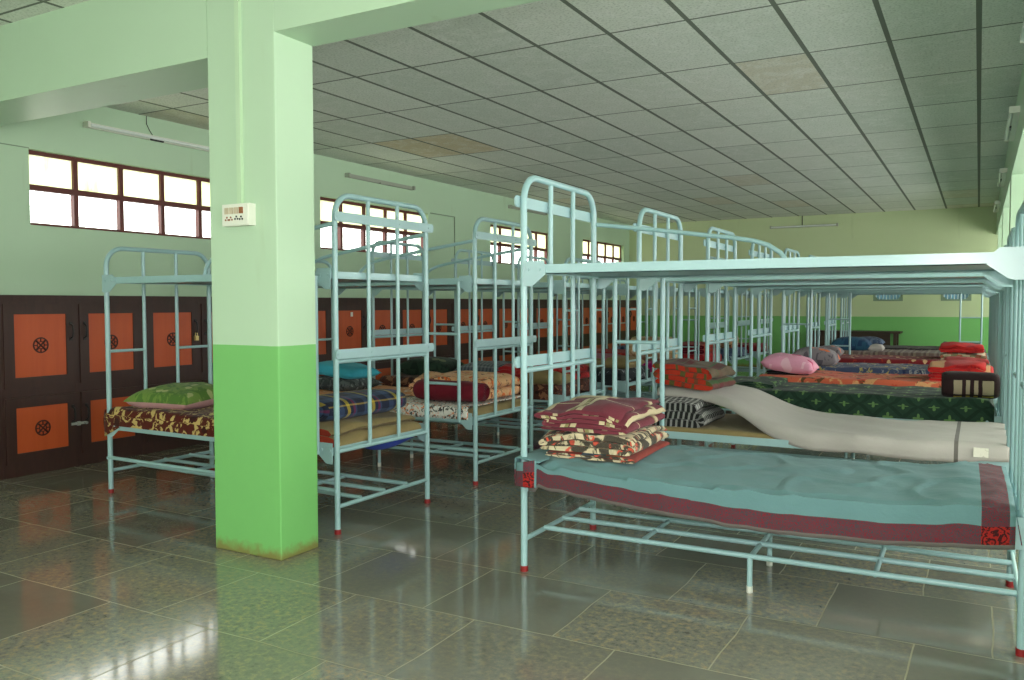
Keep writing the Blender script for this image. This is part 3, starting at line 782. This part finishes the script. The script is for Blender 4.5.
def roll(name, label, mat, a, b, rx_, rz_, z0, seed=0, group='rolled and bundled blankets', cat='blanket', flat=2.6, mat2=None):
    """rolled blanket: superellipse section with a spiral end, lying from a to b (x,y)"""
    a = Vector((*a, 0)); b = Vector((*b, 0)); d = (b - a); ln = d.length; ang = math.atan2(d.y, d.x)
    m = MB(); n = 36; k = 20
    def sec(th, s):
        c, q = math.cos(th), math.sin(th)
        r = (abs(c) ** flat + abs(q) ** flat) ** (-1 / flat)
        ww = 1 + .07 * nz(s * 5, math.cos(th) * 1.5 + seed, math.sin(th) * 1.5)
        en = 1 - .10 * (abs(2 * s / ln) ** 8)
        return (s, c * r * rx_ * ww * en, rz_ + q * r * rz_ * ww * en)
    m.grid(lambda u, v: sec(2 * PI * v, -ln / 2 + ln * u), k, n, uvfn=lambda u, v: (u * ln, v * 2 * PI * (rx_ + rz_) / 2))
    for sgn in (-1, 1):
        # spiral end: alternating raised turns
        rings = [1, .86, .80, .66, .60, .44, .38, .2, .02]; dep = [0, .012, .0, .012, 0, .012, 0, .01, .006]
        m.grid(lambda u, v: (lambda i: (lambda f: (sgn * (ln / 2 + dep[i]), sec(2 * PI * v, sgn * ln / 2)[1] * f, rz_ + (sec(2 * PI * v, sgn * ln / 2)[2] - rz_) * f))(rings[i]))(min(8, int(round(u * 8)))), 8, n, 1 if mat2 else 0, uvfn=lambda u, v: (v * .4, u * .2))
    o = m.build(name, [mat, mat2] if mat2 else mat, sharp=60, loc=((a.x + b.x) / 2, (a.y + b.y) / 2, z0)); o.rotation_euler = (0, 0, ang)
    return tag(o, label, cat, group)

# ---- R0: teal sheet with maroon paisley border
rot0 = ROT0
def r0(u, v): # bed-local -> world
    c_, s_ = math.cos(rot0), math.sin(rot0); return (RX + .004 + u * c_ - v * s_, R_Y[0] + u * s_ + v * c_)
def teal_sheet():
    m = MB(); x0, x1 = .045, BL - .03; nu, nv = 110, 64
    hemf = [(0.0, .432), (.08, .43), (.25, .41), (.5, .387), (.75, .368), (1.0, .352), (1.2, .348), (1.6, .362), (1.9, .385), (2.07, .405)]
    def hem(x):
        for (a, za), (b, zb) in zip(hemf, hemf[1:]):
            if x <= b: return za + (zb - za) * (x - a) / (b - a)
        return hemf[-1][1]
    drop_r = .05; W_ = BW + .07
    def path(x, d, tot):
        # d from front hem up, over and down the rear
        top = .545 - .03 * math.sin(PI * min(1, max(0, x / BL))) + .02 * math.exp(-((x - 1.9) / .12) ** 2)
        zf = hem(x); fl = top - zf
        if d < fl: return (-.040 - .012 * math.sin(d * 9) , zf + d)
        d2 = d - fl
        if d2 < W_: 
            y = -.035 + d2; k = min(d2, W_ - d2) / .05
            dz = -.022 * max(0, 1 - k) ** 2
            return (y, top + dz + .012 * math.sin(PI * d2 / W_))
        return (BW + .036, top - (d2 - W_))
    def fn(u, v):
        x = x0 + (x1 - x0) * u
        top = .545 - .03 * math.sin(PI * x / BL); tot = (top - hem(x)) + W_ + drop_r
        d = v * tot
        y, z = path(x, d, tot)
        amp = .006
        z += amp * (nz(x * 4, y * 3, 1) + .8 * nz(x * 11 + y * 4, y * 9, 2)) * (1 if z > .45 else .5)
        rg = abs(nz(x * 3.2 + y * 1.5, y * 2.4 - x, 31)); z += .010 * max(0, 1 - rg * 9) * (1 if z > .45 else .3)
        if y < 0: y += -.010 * abs(nz(x * 5, 3.3, 4)) + .006 * math.sin(x * 23) * (.56 - z) * 4
        # diagonal pull creases near the head corner
        if x < .55: z += .006 * math.sin((x * 1.2 + y) * 34) * max(0, 1 - x / .55) * (1 if y < .3 else .3)
        if u < .02: z -= .03
        xx, yy = r0(x, y); return (xx, yy, z)
    def mi(u, v):
        x = x0 + (x1 - x0) * u; top = .545 - .03 * math.sin(PI * x / BL); tot = (top - hem(x)) + W_ + drop_r; d = v * tot
        front = .010 < d < .092
        band = BL - .135 < x < BL - .052 - 0
        if d < .010: return 3
        if band and front: return 2
        if front or (band and d > .092): return 1
        if x > BL - .035: return 0
        return 0
    m.grid(fn, nu, nv, uvfn=lambda u, v: (u * 2.0, v * 1.15), mifn=mi)
    # the corner folded round the head post: a hanging flap with its own border
    def flap(u, v):
        x = -.016 + .110 * u; z = .560 - .132 * v; y = -.052 - .016 * math.sin(PI * u) - .004 * v
        z -= .02 * (1 - u) * (1 - v)
        xx, yy = r0(x, y); return (xx, yy, z)
    m.grid(flap, 12, 14, uvfn=lambda u, v: (u * .115, v * .13), mifn=lambda u, v: (1 if v > .35 else 0) if u < .38 else (2 if (.45 < u < .92 and v > .45) else (1 if u < .93 else 0)))
    def flap_end(u, v):   # wraps back along the head end
        y = -.052 + .35 * u; z = .562 - .132 * v; x = -.020 - .003 * math.sin(v * 3)
        z += .01 * nz(y * 9, z * 5, 2); xx, yy = r0(x, y); return (xx, yy, z)
    m.grid(flap_end, 12, 10, uvfn=lambda u, v: (u * .35, v * .13), mifn=lambda u, v: 1 if v > .35 else 0)
    def flap_top(u, v):
        x = -.020 + .125 * u; y = -.052 + .36 * v; xx, yy = r0(x, y); return (xx, yy, .562 - .016 * u + .004 * nz(x * 20, y * 9, 5))
    m.grid(flap_top, 6, 10, uvfn=lambda u, v: (u * .1, v * .36))
    def end_hang(u, v):   # foot end
        y = -.03 + (BW + .05) * u; z = .535 - .12 * v; x = BL - .03 + .02 * v
        xx, yy = r0(x, y); return (xx, yy, z + .006 * nz(y * 8, z * 4, 9))
    m.grid(end_hang, 20, 8, uvfn=lambda u, v: (u * .85, v * .12), mifn=lambda u, v: 1 if (u < .12 and v > .4) else 0)
    o = m.build('bedsheet', [M_TEAL, M_PAIS, M_REDSQ, M_STRIPE_GREY], sharp=80)
    sd = o.modifiers.new('s', 'SOLIDIFY'); sd.thickness = .003; sd.offset = 1
    return tag(o, 'teal cotton bedsheet with maroon paisley border hanging over the nearest lower bunk', 'bedsheet', 'bedspreads on the lower bunks')
teal_sheet()
def world_rot(o): o.rotation_euler = (0, 0, rot0)
x_, y_ = r0(1.02, BW / 2)
mt = bedspread('mattress', 'thin khaki mattress under the teal bedsheet', 'mattress', M_KHAKI, -.97, .97, -BW / 2 + .01, BW / 2 - .01, .500, seed=4, wr=.002, group='mattresses on the lower bunks')
mt.location = (x_, y_, 0); mt.rotation_euler = (0, 0, rot0)
# blanket pile on it
folded('folded_blanket', 'blue and red striped blanket lying lowest in the pile on the teal sheet', 'blanket', [M_BLUERED, M_CREAM_BLOT], -1.64, 3.95, .548, .48, .58, 2, .016, rz=.05, seed=13, group='folded blankets', sag=.006, jit=.02, gap=.003)
folded('folded_blanket', 'cream and black printed woollen blanket folded under the maroon one', 'blanket', [M_CREAM_BLOT, M_CREAM_BLOT], -1.65, 3.93, .586, .50, .58, 3, .029, rz=.05, seed=3, group='folded blankets', sag=.016, jit=.04, gap=.006)
o = folded('folded_blanket', 'maroon folded blanket with beige bars on top of the pile on the teal sheet', 'blanket', [M_MAROON_PLAID, M_MAROON_PLAID], -1.66, 3.93, .684, .49, .58, 5, .022, rz=.02, seed=11, group='folded blankets', sag=.026, jit=.05, gap=.005)

# ---- R1: mattress, checked bundle, white sheet, plaid blanket
bedspread('mattress', 'khaki mattress showing at the head under the off-white sheet', 'mattress', M_KHAKI, RX + .05, RX + BL - .05, R_Y[1] + .0, R_Y[1] + BW - .01, .515, seed=5, wr=.003, group='mattresses on the lower bunks')
def white_sheet():
    m = MB(); nu, nv = 100, 46; YF = R_Y[1] - .035
    sg = lambda q: 1 / (1 + math.exp(-q))
    def shape(x):
        lx = x - RX
        lump = .19 * sg((.70 - lx) / .12)
        back = .24 * sg((.50 - lx) / .13) + .06 * sg((.80 - lx) / .1)
        return .553 + lump - .012 * math.sin(PI * lx / BL), YF + back
    def fn(u, v):
        x = RX + .035 + (BL - .03) * u
        top, yf = shape(x); lx = x - RX
        hem = .085 * sg((lx - .72) / .12) - .02 * sg((lx - 1.9) / .03) + .02
        R = .055; y1 = R_Y[1] + BW + .02
        arc = R * PI / 2; dv = max(hem - R, .0); flat = y1 - yf - R
        tot = dv + arc + flat; d = v * tot
        if d < dv: y, z = yf, top - R - dv + d
        elif d < dv + arc:
            q = (d - dv) / arc * PI / 2; y = yf + R - R * math.cos(q); z = top - R + R * math.sin(q)
        else: y, z = yf + R + d - dv - arc, top
        z += .006 * (nz(x * 4, y * 4, 21) + .6 * nz(x * 9 + y * 6, y * 8, 22))
        z += .012 * math.sin(x * 7 + y * 16) * math.exp(-((lx - 1.35) / .28) ** 2) * .9
        y -= .010 * nz(x * 6, z * 4, 23) * (1 if d < dv + arc else 0)
        return (x, y, z)
    m.grid(fn, nu, nv, uvfn=lambda u, v: (u * 2.05, v), mifn=lambda u, v: 1 if .868 < u < .879 else 0)
    o = m.build('bedsheet', [M_WHITE_CL, M_STRIPE_GREY], sharp=80)
    sd = o.modifiers.new('s', 'SOLIDIFY'); sd.thickness = .003; sd.offset = 1
    tag(o, 'off-white cotton bedsheet with one grey stripe and a paper tag, second bunk', 'bedsheet', 'bedspreads on the lower bunks')
    t = MB(); t.grid(lambda u, v: (RX + 1.905 + .07 * u, YF - .012, .482 + .05 * v), 2, 3, uvfn=lambda u, v: (u * .07, v * .06))
    t.build('paper_tag', M_PAPER, o)
white_sheet()
o = folded('checked_bundle', 'black and white checked cloth bundle beside the maroon blanket pile', 'blanket', [M_BWCHECK, M_BWCHECK], RX + .24, R_Y[1] + .26, .517, .46, .48, 3, .05, seed=21, group='folded blankets', sag=.014, jit=.1, tilt=-.08, gap=.006)
o = folded('folded_blanket', 'red, brown and green plaid blanket folded on the off-white sheet', 'blanket', [M_REDGREEN, M_ORANGE_FOLD], RX + .235, R_Y[1] + .42, .752, .46, .40, 4, .036, rz=-.10, seed=5, group='folded blankets', sag=.016, jit=.05, gap=.004)
o.rotation_euler = (0, .09, -.12)

# ---- R2 green
bedspread('bedspread', 'dark green bedspread printed with a lattice of light green flowers', 'bedspread', M_GREEN_LAT, RX + .05, RX + BL - .05, R_Y[2] - .03, R_Y[2] + BW, .625, seed=6, wr=.012)
folded('folded_sheet', 'dark green folded cloth lying at the head of the lattice bedspread', 'blanket', [M_GREEN_LAT], RX + .30, R_Y[2] + .42, .622, .42, .6, 3, .016, seed=8, group='folded blankets', sag=.012)
roll('rolled_blanket', 'dark brown rolled blanket with beige squares and a yellow line', M_BROWNROLL, (RX + 1.70, R_Y[2] + .20), (RX + 2.04, R_Y[2] + .22), .115, .095, .615, seed=3)
# ---- R3 orange
bedspread('bedspread', 'orange and peach printed bedspread beside the dark green one', 'bedspread', M_ORANGE_PR, RX + .05, RX + BL - .05, R_Y[3] - .03, R_Y[3] + BW, .61, seed=7, wr=.014)
folded('folded_cloth', 'black folded cloth under the pink pillow', 'blanket', [c_plain('black cotton', L(30, 26, 30))], RX + .30, R_Y[3] + .32, .612, .40, .3, 2, .018, seed=9, group='folded blankets')
pillow('pillow', 'pink pillow with a dark pink flower at one end', M_PINK, RX + .30, R_Y[3] + .30, .635, .50, .38, .17, seed=3, ry=.12)
folded('folded_blanket', 'bright red folded blanket with beige patch behind the brown roll', 'blanket', [M_REDBEIGE, M_REDCLOTH], RX + 1.78, R_Y[3] + .40, .612, .50, .55, 5, .030, seed=31, group='folded blankets', sag=.02, jit=.06)
# ---- R4 blue yellow
bedspread('bedspread', 'blue and yellow printed bedspread behind the orange one', 'bedspread', M_BLUEYEL, RX + .05, RX + BL - .05, R_Y[4] - .03, R_Y[4] + BW, .605, seed=12, wr=.014)
pillow('pillow', 'grey pillow with orange leaves behind the pink pillow', M_GREYORANGE, RX + .29, R_Y[4] + .32, .600, .50, .40, .20, seed=5, ry=.05)
folded('folded_blanket', 'red folded blanket on the blue and yellow bedspread', 'blanket', [M_REDCLOTH, M_GREENWHITE], RX + 1.80, R_Y[4] + .40, .612, .44, .5, 4, .024, seed=33, group='folded blankets')
# ---- R5 maroon
bedspread('bedspread', 'maroon bedspread with pale spots, third from the far end of the right row', 'bedspread', M_MAROONDOT, RX + .05, RX + BL - .05, R_Y[5] - .03, R_Y[5] + BW, .615, seed=13, wr=.012)
pillow('pillow', 'small orange and grey pillow at the head of the spotted maroon bedspread', M_GREYORANGE, RX + .22, R_Y[5] + .30, .612, .34, .36, .14, seed=6)
folded('folded_blanket', 'white and olive folded blanket under a red one on the far right', 'blanket', [M_GREENWHITE, M_GREENWHITE], RX + 1.76, R_Y[5] + .40, .617, .50, .5, 3, .024, seed=34, group='folded blankets')
folded('folded_blanket', 'red folded blanket on top of the white and olive one', 'blanket', [M_REDCLOTH, M_REDCLOTH], RX + 1.74, R_Y[5] + .42, .706, .48, .5, 4, .024, seed=35, group='folded blankets', sag=.018)
# ---- R6
bedspread('bedspread', 'brown and grey striped bedspread, second from the back wall on the right', 'bedspread', M_BROWNSTR, RX + .05, RX + BL - .05, R_Y[6] - .03, R_Y[6] + BW, .62, seed=14, wr=.012)
pillow('pillow', 'dark teal pillow at the head of the striped brown bedspread', M_TEALBLUE, RX + .30, R_Y[6] + .35, .615, .54, .42, .20, seed=7)
pillow('pillow', 'small white pillow beside the dark teal one', M_WHITE_CL, RX + .64, R_Y[6] + .35, .615, .20, .34, .10, seed=8)
# ---- R7
bedspread('bedspread', 'dark grey bedspread on the farthest bunk of the right row', 'bedspread', M_DARKGREY, RX + .05, RX + BL - .05, R_Y[7] - .03, R_Y[7] + BW, .61, seed=15, wr=.012)
folded('folded_blanket', 'dark folded blanket by the ladder of the farthest right bunk', 'blanket', [M_DARKGREY], RX + 1.70, R_Y[7] + .40, .615, .56, .5, 3, .024, seed=36, group='folded blankets')
pillow('pillow', 'mottled blue grey pillow on the farthest bunk of the right row', M_BLUEGREY, RX + .35, R_Y[7] + .40, .612, .50, .4, .15, seed=9)

# ---- A0 (behind the pillar)
def a0(u, v):   # u from head (right), v from the front
    c_, s_ = math.cos(PI - .0204), math.sin(PI - .0204)
    lx, ly = u, BW - v
    org = Vector((AX - .02, A_Y[0], 0)) - Matrix.Rotation(PI - .0204, 3, 'Z') @ Vector((0, BW, 0))
    return (org.x + lx * c_ - ly * s_, org.y + lx * s_ + ly * c_)
x_, y_ = a0(BL / 2 + .0, BW / 2)
o = bedspread('bedspread', 'brown plush bedspread with gold flowers on the bunk by the lockers', 'bedspread', M_LEOPARD, -BL / 2 + .03, BL / 2 - .62, -BW / 2 - .045, BW / 2 + .03, .60, z0=.480, seed=16, wr=.016, nu=70)
o.location = (x_, y_, 0); o.rotation_euler = (0, 0, -.0204)
fl = MB(); fl.grid(lambda u, v: (-BL / 2 - .012 + .02 * math.sin(PI * v) * -1, -BW / 2 - .025 + .26 * u, .58 - .16 * v + .01 * nz(u * 6, v * 3, 3)), 12, 10, uvfn=lambda u, v: (u * .3, v * .2))
fl.grid(lambda u, v: (-BL / 2 - .012 + .15 * u, -BW / 2 - .032 - .006 * math.sin(6 * u), .56 - (.165 - .07 * u) * v), 10, 10, uvfn=lambda u, v: (u * .2, v * .2))
f_ = fl.build('hanging_corner', M_LEOPARD, o); sd = f_.modifiers.new('s', 'SOLIDIFY'); sd.thickness = .006
x_, y_ = a0(1.70, .30)
pillow('pillow', 'green flowered pillow with faded pink underside on the gold-flowered bedspread', M_GREENPIL, x_, y_, .598, .56, .50, .15, rz=.12, seed=10, rx=.05, mat2=M_PINKISH)
x_, y_ = a0(.31, .43)
folded('folded_quilt', 'khaki folded quilt with rust red lining under the navy checked blanket', 'blanket', [M_KHAKI, M_REDRUST], x_, y_, .464, .52, .80, 3, .042, rz=-.02, seed=41, group='folded blankets', sag=.014)
x_, y_ = a0(.30, .45)
roll('blanket_bundle', 'navy, yellow and magenta checked blanket bundled behind the head bars', M_BLUECHECK, (x_ - .02, y_ - .35), (x_ + .02, y_ + .35), .19, .075, .598, seed=6, flat=2.3)
x_, y_ = a0(.24, .60)
b = MB(); b.grid(lambda u, v: (x_ - .28 + .42 * u, y_ - .08 + .50 * v, .444 - .10 * math.sin(PI * u) * math.sin(PI * v) ** .6 - .004), 16, 16, uvfn=lambda u, v: (u * .4, v * .5))
b.grid(lambda u, v: (x_ - .28 + .42 * u, y_ - .08 + .50 * v, .442), 4, 4, uvfn=lambda u, v: (u * .4, v * .5))
tag(b.build('cloth_bag', M_BLUE), 'bright blue cloth sagging below the lower deck of the bunk behind the pillar', 'cloth')

# ---- A1
bedspread('mattress', 'khaki mattress under the flower-printed sheet of the second left bunk', 'mattress', M_KHAKI, AXF + .05, AX - .04, A_Y[1] + .02, A_Y[1] + BW, .54, seed=17, wr=.004, group='mattresses on the lower bunks')
def drape(name, label, mat, x0, x1, y0, y1, z, drop, seed, cat='bedsheet', wr=.01):
    m = MB()
    def fn(u, v):
        x = x0 + (x1 - x0) * u; tot = drop + (y1 - y0); d = v * tot
        dd = drop * (1 + .12 * nz(x * 4, seed, 2))
        if d < drop: y, zz = y0 - .012 - .010 * nz(x * 7, 1.5, seed), z - drop + d
        else: y = y0 + d - drop; zz = z - .010 * max(0, 1 - (d - drop) / .04) ** 2
        return (x, y, zz + wr * (nz(x * 5, y * 5, seed) + .5 * nz(x * 12, y * 11, seed + 1)))
    m.grid(fn, 40, 36, uvfn=lambda u, v: (u * (x1 - x0), v * (y1 - y0 + drop)))
    o = m.build(name, mat, sharp=80); s = o.modifiers.new('s', 'SOLIDIFY'); s.thickness = .006; s.offset = 1
    return tag(o, label, cat, 'bedspreads on the lower bunks')
drape('bedsheet', 'black and white flower-printed sheet with orange spots under the maroon roll', M_BWFLOWER, AX - .86, AX - .06, A_Y[1] - .01, A_Y[1] + BW, .556, .09, 5, wr=.004)
drape('bedsheet', 'orange printed bedsheet on the bunk behind the gold-flowered one', M_ORANGESHEET, AXF + .04, AX - .83, A_Y[1] - .01, A_Y[1] + BW, .568, .07, 9)
folded('plush_blanket', 'peach plush blanket with brown and orange print folded behind the maroon roll', 'blanket', [M_TIGER, M_TIGER], AX - .44, A_Y[1] + .56, .572, .74, .52, 4, .042, seed=43, group='folded blankets', sag=.02, jit=.06)
roll('rolled_blanket', 'maroon fleece blanket rolled along the front of the second left bunk', M_MAROON, (AX - .62, A_Y[1] + .17), (AX - .10, A_Y[1] + .17), .10, .078, .570, seed=7, flat=2.2)
roll('rolled_blanket', 'short maroon fleece roll behind the long maroon one', M_MAROON, (AX - .12, A_Y[1] + .20), (AX - .12, A_Y[1] + .27), .09, .07, .572, seed=9, flat=2.2).rotation_euler = (0, 0, 0)
pillow('pillow', 'turquoise pillow lying on a grey print pillow by the pillar', M_TURQ, AXF + .42, A_Y[1] + .46, .690, .52, .40, .115, seed=11, ry=.10)
pillow('pillow', 'grey print pillow under the turquoise one', M_GREYPRINT, AXF + .40, A_Y[1] + .46, .575, .56, .44, .12, seed=12)
# ---- A2
bedspread('bedspread', 'brown speckled plush bedspread behind the orange printed sheet', 'bedspread', M_BROWNLEO, AXF + .06, AXF + BL - .06, A_Y[2] - .02, A_Y[2] + BW, .60, seed=18, wr=.016)
pillow('pillow', 'dark green leaf plush pillow on the brown speckled bedspread', M_DKGREEN, AXF + .40, A_Y[2] + .42, .600, .60, .46, .17, seed=13, rz=.15)
pillow('pillow', 'grey checked pillow on the brown speckled bedspread', M_GREYCHK, AXF + 1.08, A_Y[2] + .42, .600, .58, .44, .15, seed=14)
folded('folded_blanket', 'red and dark flowered plush blanket behind the peach plush blanket', 'blanket', [M_REDPLUSH, M_REDPLUSH], AX - .40, A_Y[2] + .44, .604, .66, .62, 4, .034, seed=45, group='folded blankets', sag=.016)
pillow('pillow', 'khaki pillow at the right end of the brown speckled bedspread', M_KHAKI, AX - .22, A_Y[2] + .16, .585, .40, .28, .13, seed=15)
# ---- A3..A7
bedspread('bedspread', 'black bedspread with white flowers, third bunk past the pillar', 'bedspread', M_BWDARK, AXF + .06, AXF + BL - .06, A_Y[3] - .02, A_Y[3] + BW, .62, seed=19, wr=.016)
folded('folded_blanket', 'mauve folded blanket on the black flowered bedspread', 'blanket', [M_MAUVE, M_KHAKI], AX - .62, A_Y[3] + .42, .625, .62, .6, 4, .03, seed=47, group='folded blankets')
pillow('pillow', 'khaki pillow at the right end of the black flowered bedspread', M_KHAKI, AX - .2, A_Y[3] + .40, .622, .36, .5, .12, seed=16)
bedspread('bedspread', 'magenta bedspread under the cream plush bundle in the left row', 'bedspread', M_MAGENTA, AXF + .06, AXF + BL - .06, A_Y[4] - .02, A_Y[4] + BW, .60, seed=20, wr=.016)
roll('blanket_bundle', 'cream plush bundle on the magenta bedspread', M_CREAMFUR, (AX - .62, A_Y[4] + .36), (AX - .10, A_Y[4] + .40), .24, .15, .600, seed=8, flat=2.2)
bedspread('bedspread', 'dark red plush bedspread in the left row, third from the back wall', 'bedspread', M_REDPLUSH, AXF + .06, AXF + BL - .06, A_Y[5] - .02, A_Y[5] + BW, .62, seed=22, wr=.016)
folded('folded_blanket', 'rust red folded blanket on the dark red plush bedspread', 'blanket', [M_REDRUST, M_MAROON], AX - .40, A_Y[5] + .42, .625, .6, .6, 4, .03, seed=48, group='folded blankets')
bedspread('bedspread', 'blue grey printed bedspread in the left row, second from the back wall', 'bedspread', M_BLUEGREY, AXF + .06, AXF + BL - .06, A_Y[6] - .02, A_Y[6] + BW, .62, seed=23, wr=.016)
roll('blanket_bundle', 'orange plush bundle on the blue grey bedspread', M_TIGER, (AX - .55, A_Y[6] + .40), (AX - .12, A_Y[6] + .40), .2, .11, .62, seed=12)
bedspread('bedspread', 'maroon bedspread in the left row, closest to the back wall', 'bedspread', M_MAROONDOT, AXF + .06, AXF + BL - .06, A_Y[7] - .02, A_Y[7] + BW, .62, seed=24, wr=.016)

# ------------------------------------------------------------------ fittings
def tube_light(label, a, b, z, side, tube=True, wire=None):
    """batten with end caps along world y from a to b (side = wall x, facing sx)"""
    x, sx = side
    t = thing('tube_light', label, 'tube light', (x, a, z), 0, 'fluorescent tube lights')
    ln = b - a
    MB().box(0, .02, -.022, sx * .04, ln - .02, .022).build('batten', M_GREY if not tube else M_WHITE, t, smooth=False)
    for y in (0, ln - .03):
        MB().box(0, y, -.025, sx * .075, y + .025, .025).build('end_cap', M_GREY if not tube else M_WHITE, t, smooth=False)
    if tube: MB().cyl((sx * .06, .03, -.004), (sx * .06, ln - .03, -.004), .015, 12).build('tube', M_TUBE, t)
    MB().box(sx * .04, ln * .46, -.03, sx * .055, ln * .56, -.012).build('starter', M_BLACK if tube else M_GREY, t, smooth=False)
    if wire:
        MB().tube([(sx * .012, ln * .5, .02), (sx * .02, ln * .47, .06), (sx * .012, ln * .45, .12), (sx * .012, ln * .45, CH - z)], .0035, 6).build('wire', M_BLACK, t)
    return t
tube_light('white tube light above the left-hand window before the pillar', 4.54, 5.93, 2.855, (WX, 1), True, True)
tube_light('grey tube light batten above the second window, right of the pillar', 7.95, 9.32, 2.875, (WX, 1), False)
tube_light('grey tube light batten above the third window of the left wall', 12.0, 13.3, 2.90, (WX, 1), False)
tube_light('white tube light on the right-hand beam, nearest the camera', 4.3, 5.63, 2.80, (.25, -1), True)
tube_light('white tube light on the right-hand beam, second from the camera', 7.6, 8.93, 2.80, (.25, -1), True)
tube_light('white tube light on the right-hand beam, third from the camera', 11.0, 12.35, 2.80, (.25, -1), True)
tube_light('white tube light on the right-hand beam, farthest from the camera', 14.4, 15.75, 2.80, (.25, -1), True)
t = thing('tube_light', 'grey tube light high on the back wall', 'tube light', (-3.73, FY1, 2.84), 0, 'fluorescent tube lights')
MB().box(.02, -.04, -.022, 1.28, 0, .022).build('batten', M_GREY, t, smooth=False)
for x in (0, 1.27): MB().box(x, -.085, -.03, x + .03, 0, .03).build('end_cap', M_GREY, t, smooth=False)
MB().cyl((.03, -.06, 0), (1.27, -.06, 0), .015).build('tube', M_TUBE, t)
MB().tube([(.62, -.01, .02), (.62, -.012, CH - 2.84)], .008, 6).build('wire', M_BLACK, t)

# switch board and conduit on the pillar
t = thing('switch_board', 'white switch board with sockets on the pillar', 'switch board', (-3.298, PY0, 1.755))
MB().box(-.095, -.045, -.055, .095, 0, .055).build('back_box', M_WHITE, t, smooth=False)
MB().box(-.09, -.050, -.050, .09, -.045, .050).build('face_plate', M_WHITE, t, smooth=False)
for i in range(4):
    MB().box(-.068 + .034 * i, -.056, .004, -.068 + .034 * i + .024, -.050, .036).build('switch', M_TAN if i == 3 else plain('switch cream', L(200, 186, 160), .4), t, smooth=False)
for x, z in ((-.055, -.025), (-.028, -.025), (.012, -.022), (.045, -.024)):
    m = MB()
    for dx, dz in ((-.009, 0), (.009, 0), (0, .012)): m.cyl((x + dx, -.053, z + dz), (x + dx, -.049, z + dz), .005, 8)
    m.build('socket', M_TAN if x < 0 else M_BLACK, t)
MB().box(-3.315, PY0 - .018, 1.80, -3.285, PY0, CH).build('wiring_conduit', M_PIPE, smooth=False)
tag(bpy.data.objects['wiring_conduit'], 'thin painted wiring conduit running up the pillar from the switch board', 'conduit')
m = MB(); m.box(WX, 9.77, 2.578, WX + .012, 10.39, 2.592); m.box(WX, 10.376, 1.40, WX + .012, 10.39, 2.578)
tag(m.build('wall_conduit', M_DPIPE, smooth=False), 'thin wiring conduit bending down the left wall between two windows', 'conduit')
m = MB(); m.box(WX, 3.3, 2.575, WX + .006, 4.06, 2.583)
tag(m.build('wall_wire', M_DPIPE, smooth=False), 'thin dark wire running along the left wall to the first window', 'wire')

# desk at the back wall
t = thing('desk', 'dark wooden desk against the green part of the back wall', 'desk', (-2.75, FY1 - .62, 0))
MB().box(-.1, .0, .74, 1.50, .58, .775).build('desk_top', M_DESK, t, smooth=False)
MB().box(-.02, .06, .44, 1.33, .09, .74).build('front_panel', M_DESK, t, smooth=False)
for x in (-.06, 1.38):
    for y in (.04, .50): MB().box(x, y, 0, x + .055, y + .055, .74).build('leg', M_DESK, t, smooth=False)

# ------------------------------------------------------------------ light, world, camera
wd = bpy.data.worlds.new('overcast'); bpy.context.scene.world = wd; wd.use_nodes = True
bg = wd.node_tree.nodes.get('Background') or wd.node_tree.nodes.new('ShaderNodeBackground')
bg.inputs[0].default_value = (1.0, .99, .95, 1); bg.inputs[1].default_value = 7.0
def area(name, loc, rot, sx, sy, e, col=(1, 1, 1), spread=PI):
    l = bpy.data.lights.new(name, 'AREA'); l.shape = 'RECTANGLE'; l.size = sx; l.size_y = sy; l.energy = e; l.color = col; l.spread = spread
    o = bpy.data.objects.new(name, l); C.objects.link(o); o.location = loc; o.rotation_euler = rot; return o
fl = bpy.data.lights.new('camera_flash', 'POINT'); fl.energy = 210; fl.shadow_soft_size = .06; fl.color = (1, .99, .95)
o = bpy.data.objects.new('camera_flash', fl); C.objects.link(o); o.location = (-.04, -.05, 1.52)

area('verandah_fill', (2.3, 7.5, 1.75), (0, math.radians(90 + 22), 0), 1.5, 19, 330, (1, .99, .94))  # added fill lamp inside the right opening, tilted up to brighten the ceiling
cam = bpy.data.cameras.new('camera'); co = bpy.data.objects.new('camera', cam); C.objects.link(co)
f_px, yaw, pit, rol = 833.65, .5102, .0431, -.0018
cam.sensor_fit = 'HORIZONTAL'; cam.sensor_width = 36; cam.lens = f_px * 36 / 1024; cam.clip_start = .05; cam.clip_end = 100
c_, s_ = math.cos(yaw), math.sin(yaw)
fwd = Vector((-s_, c_, 0)); right = Vector((c_, s_, 0)); up = Vector((0, 0, 1))
F = fwd * math.cos(pit) - up * math.sin(pit); U = up * math.cos(pit) + fwd * math.sin(pit)
R_ = right * math.cos(rol) + U * math.sin(rol); U = U * math.cos(rol) - right * math.sin(rol)
mw = Matrix((R_, U, -F)).transposed().to_4x4(); mw.translation = (0, 0, 1.3)
co.matrix_world = mw
bpy.context.scene.camera = co
sc = bpy.context.scene
sc.view_settings.view_transform = 'Standard'; sc.view_settings.look = 'None'; sc.view_settings.exposure = -0.2
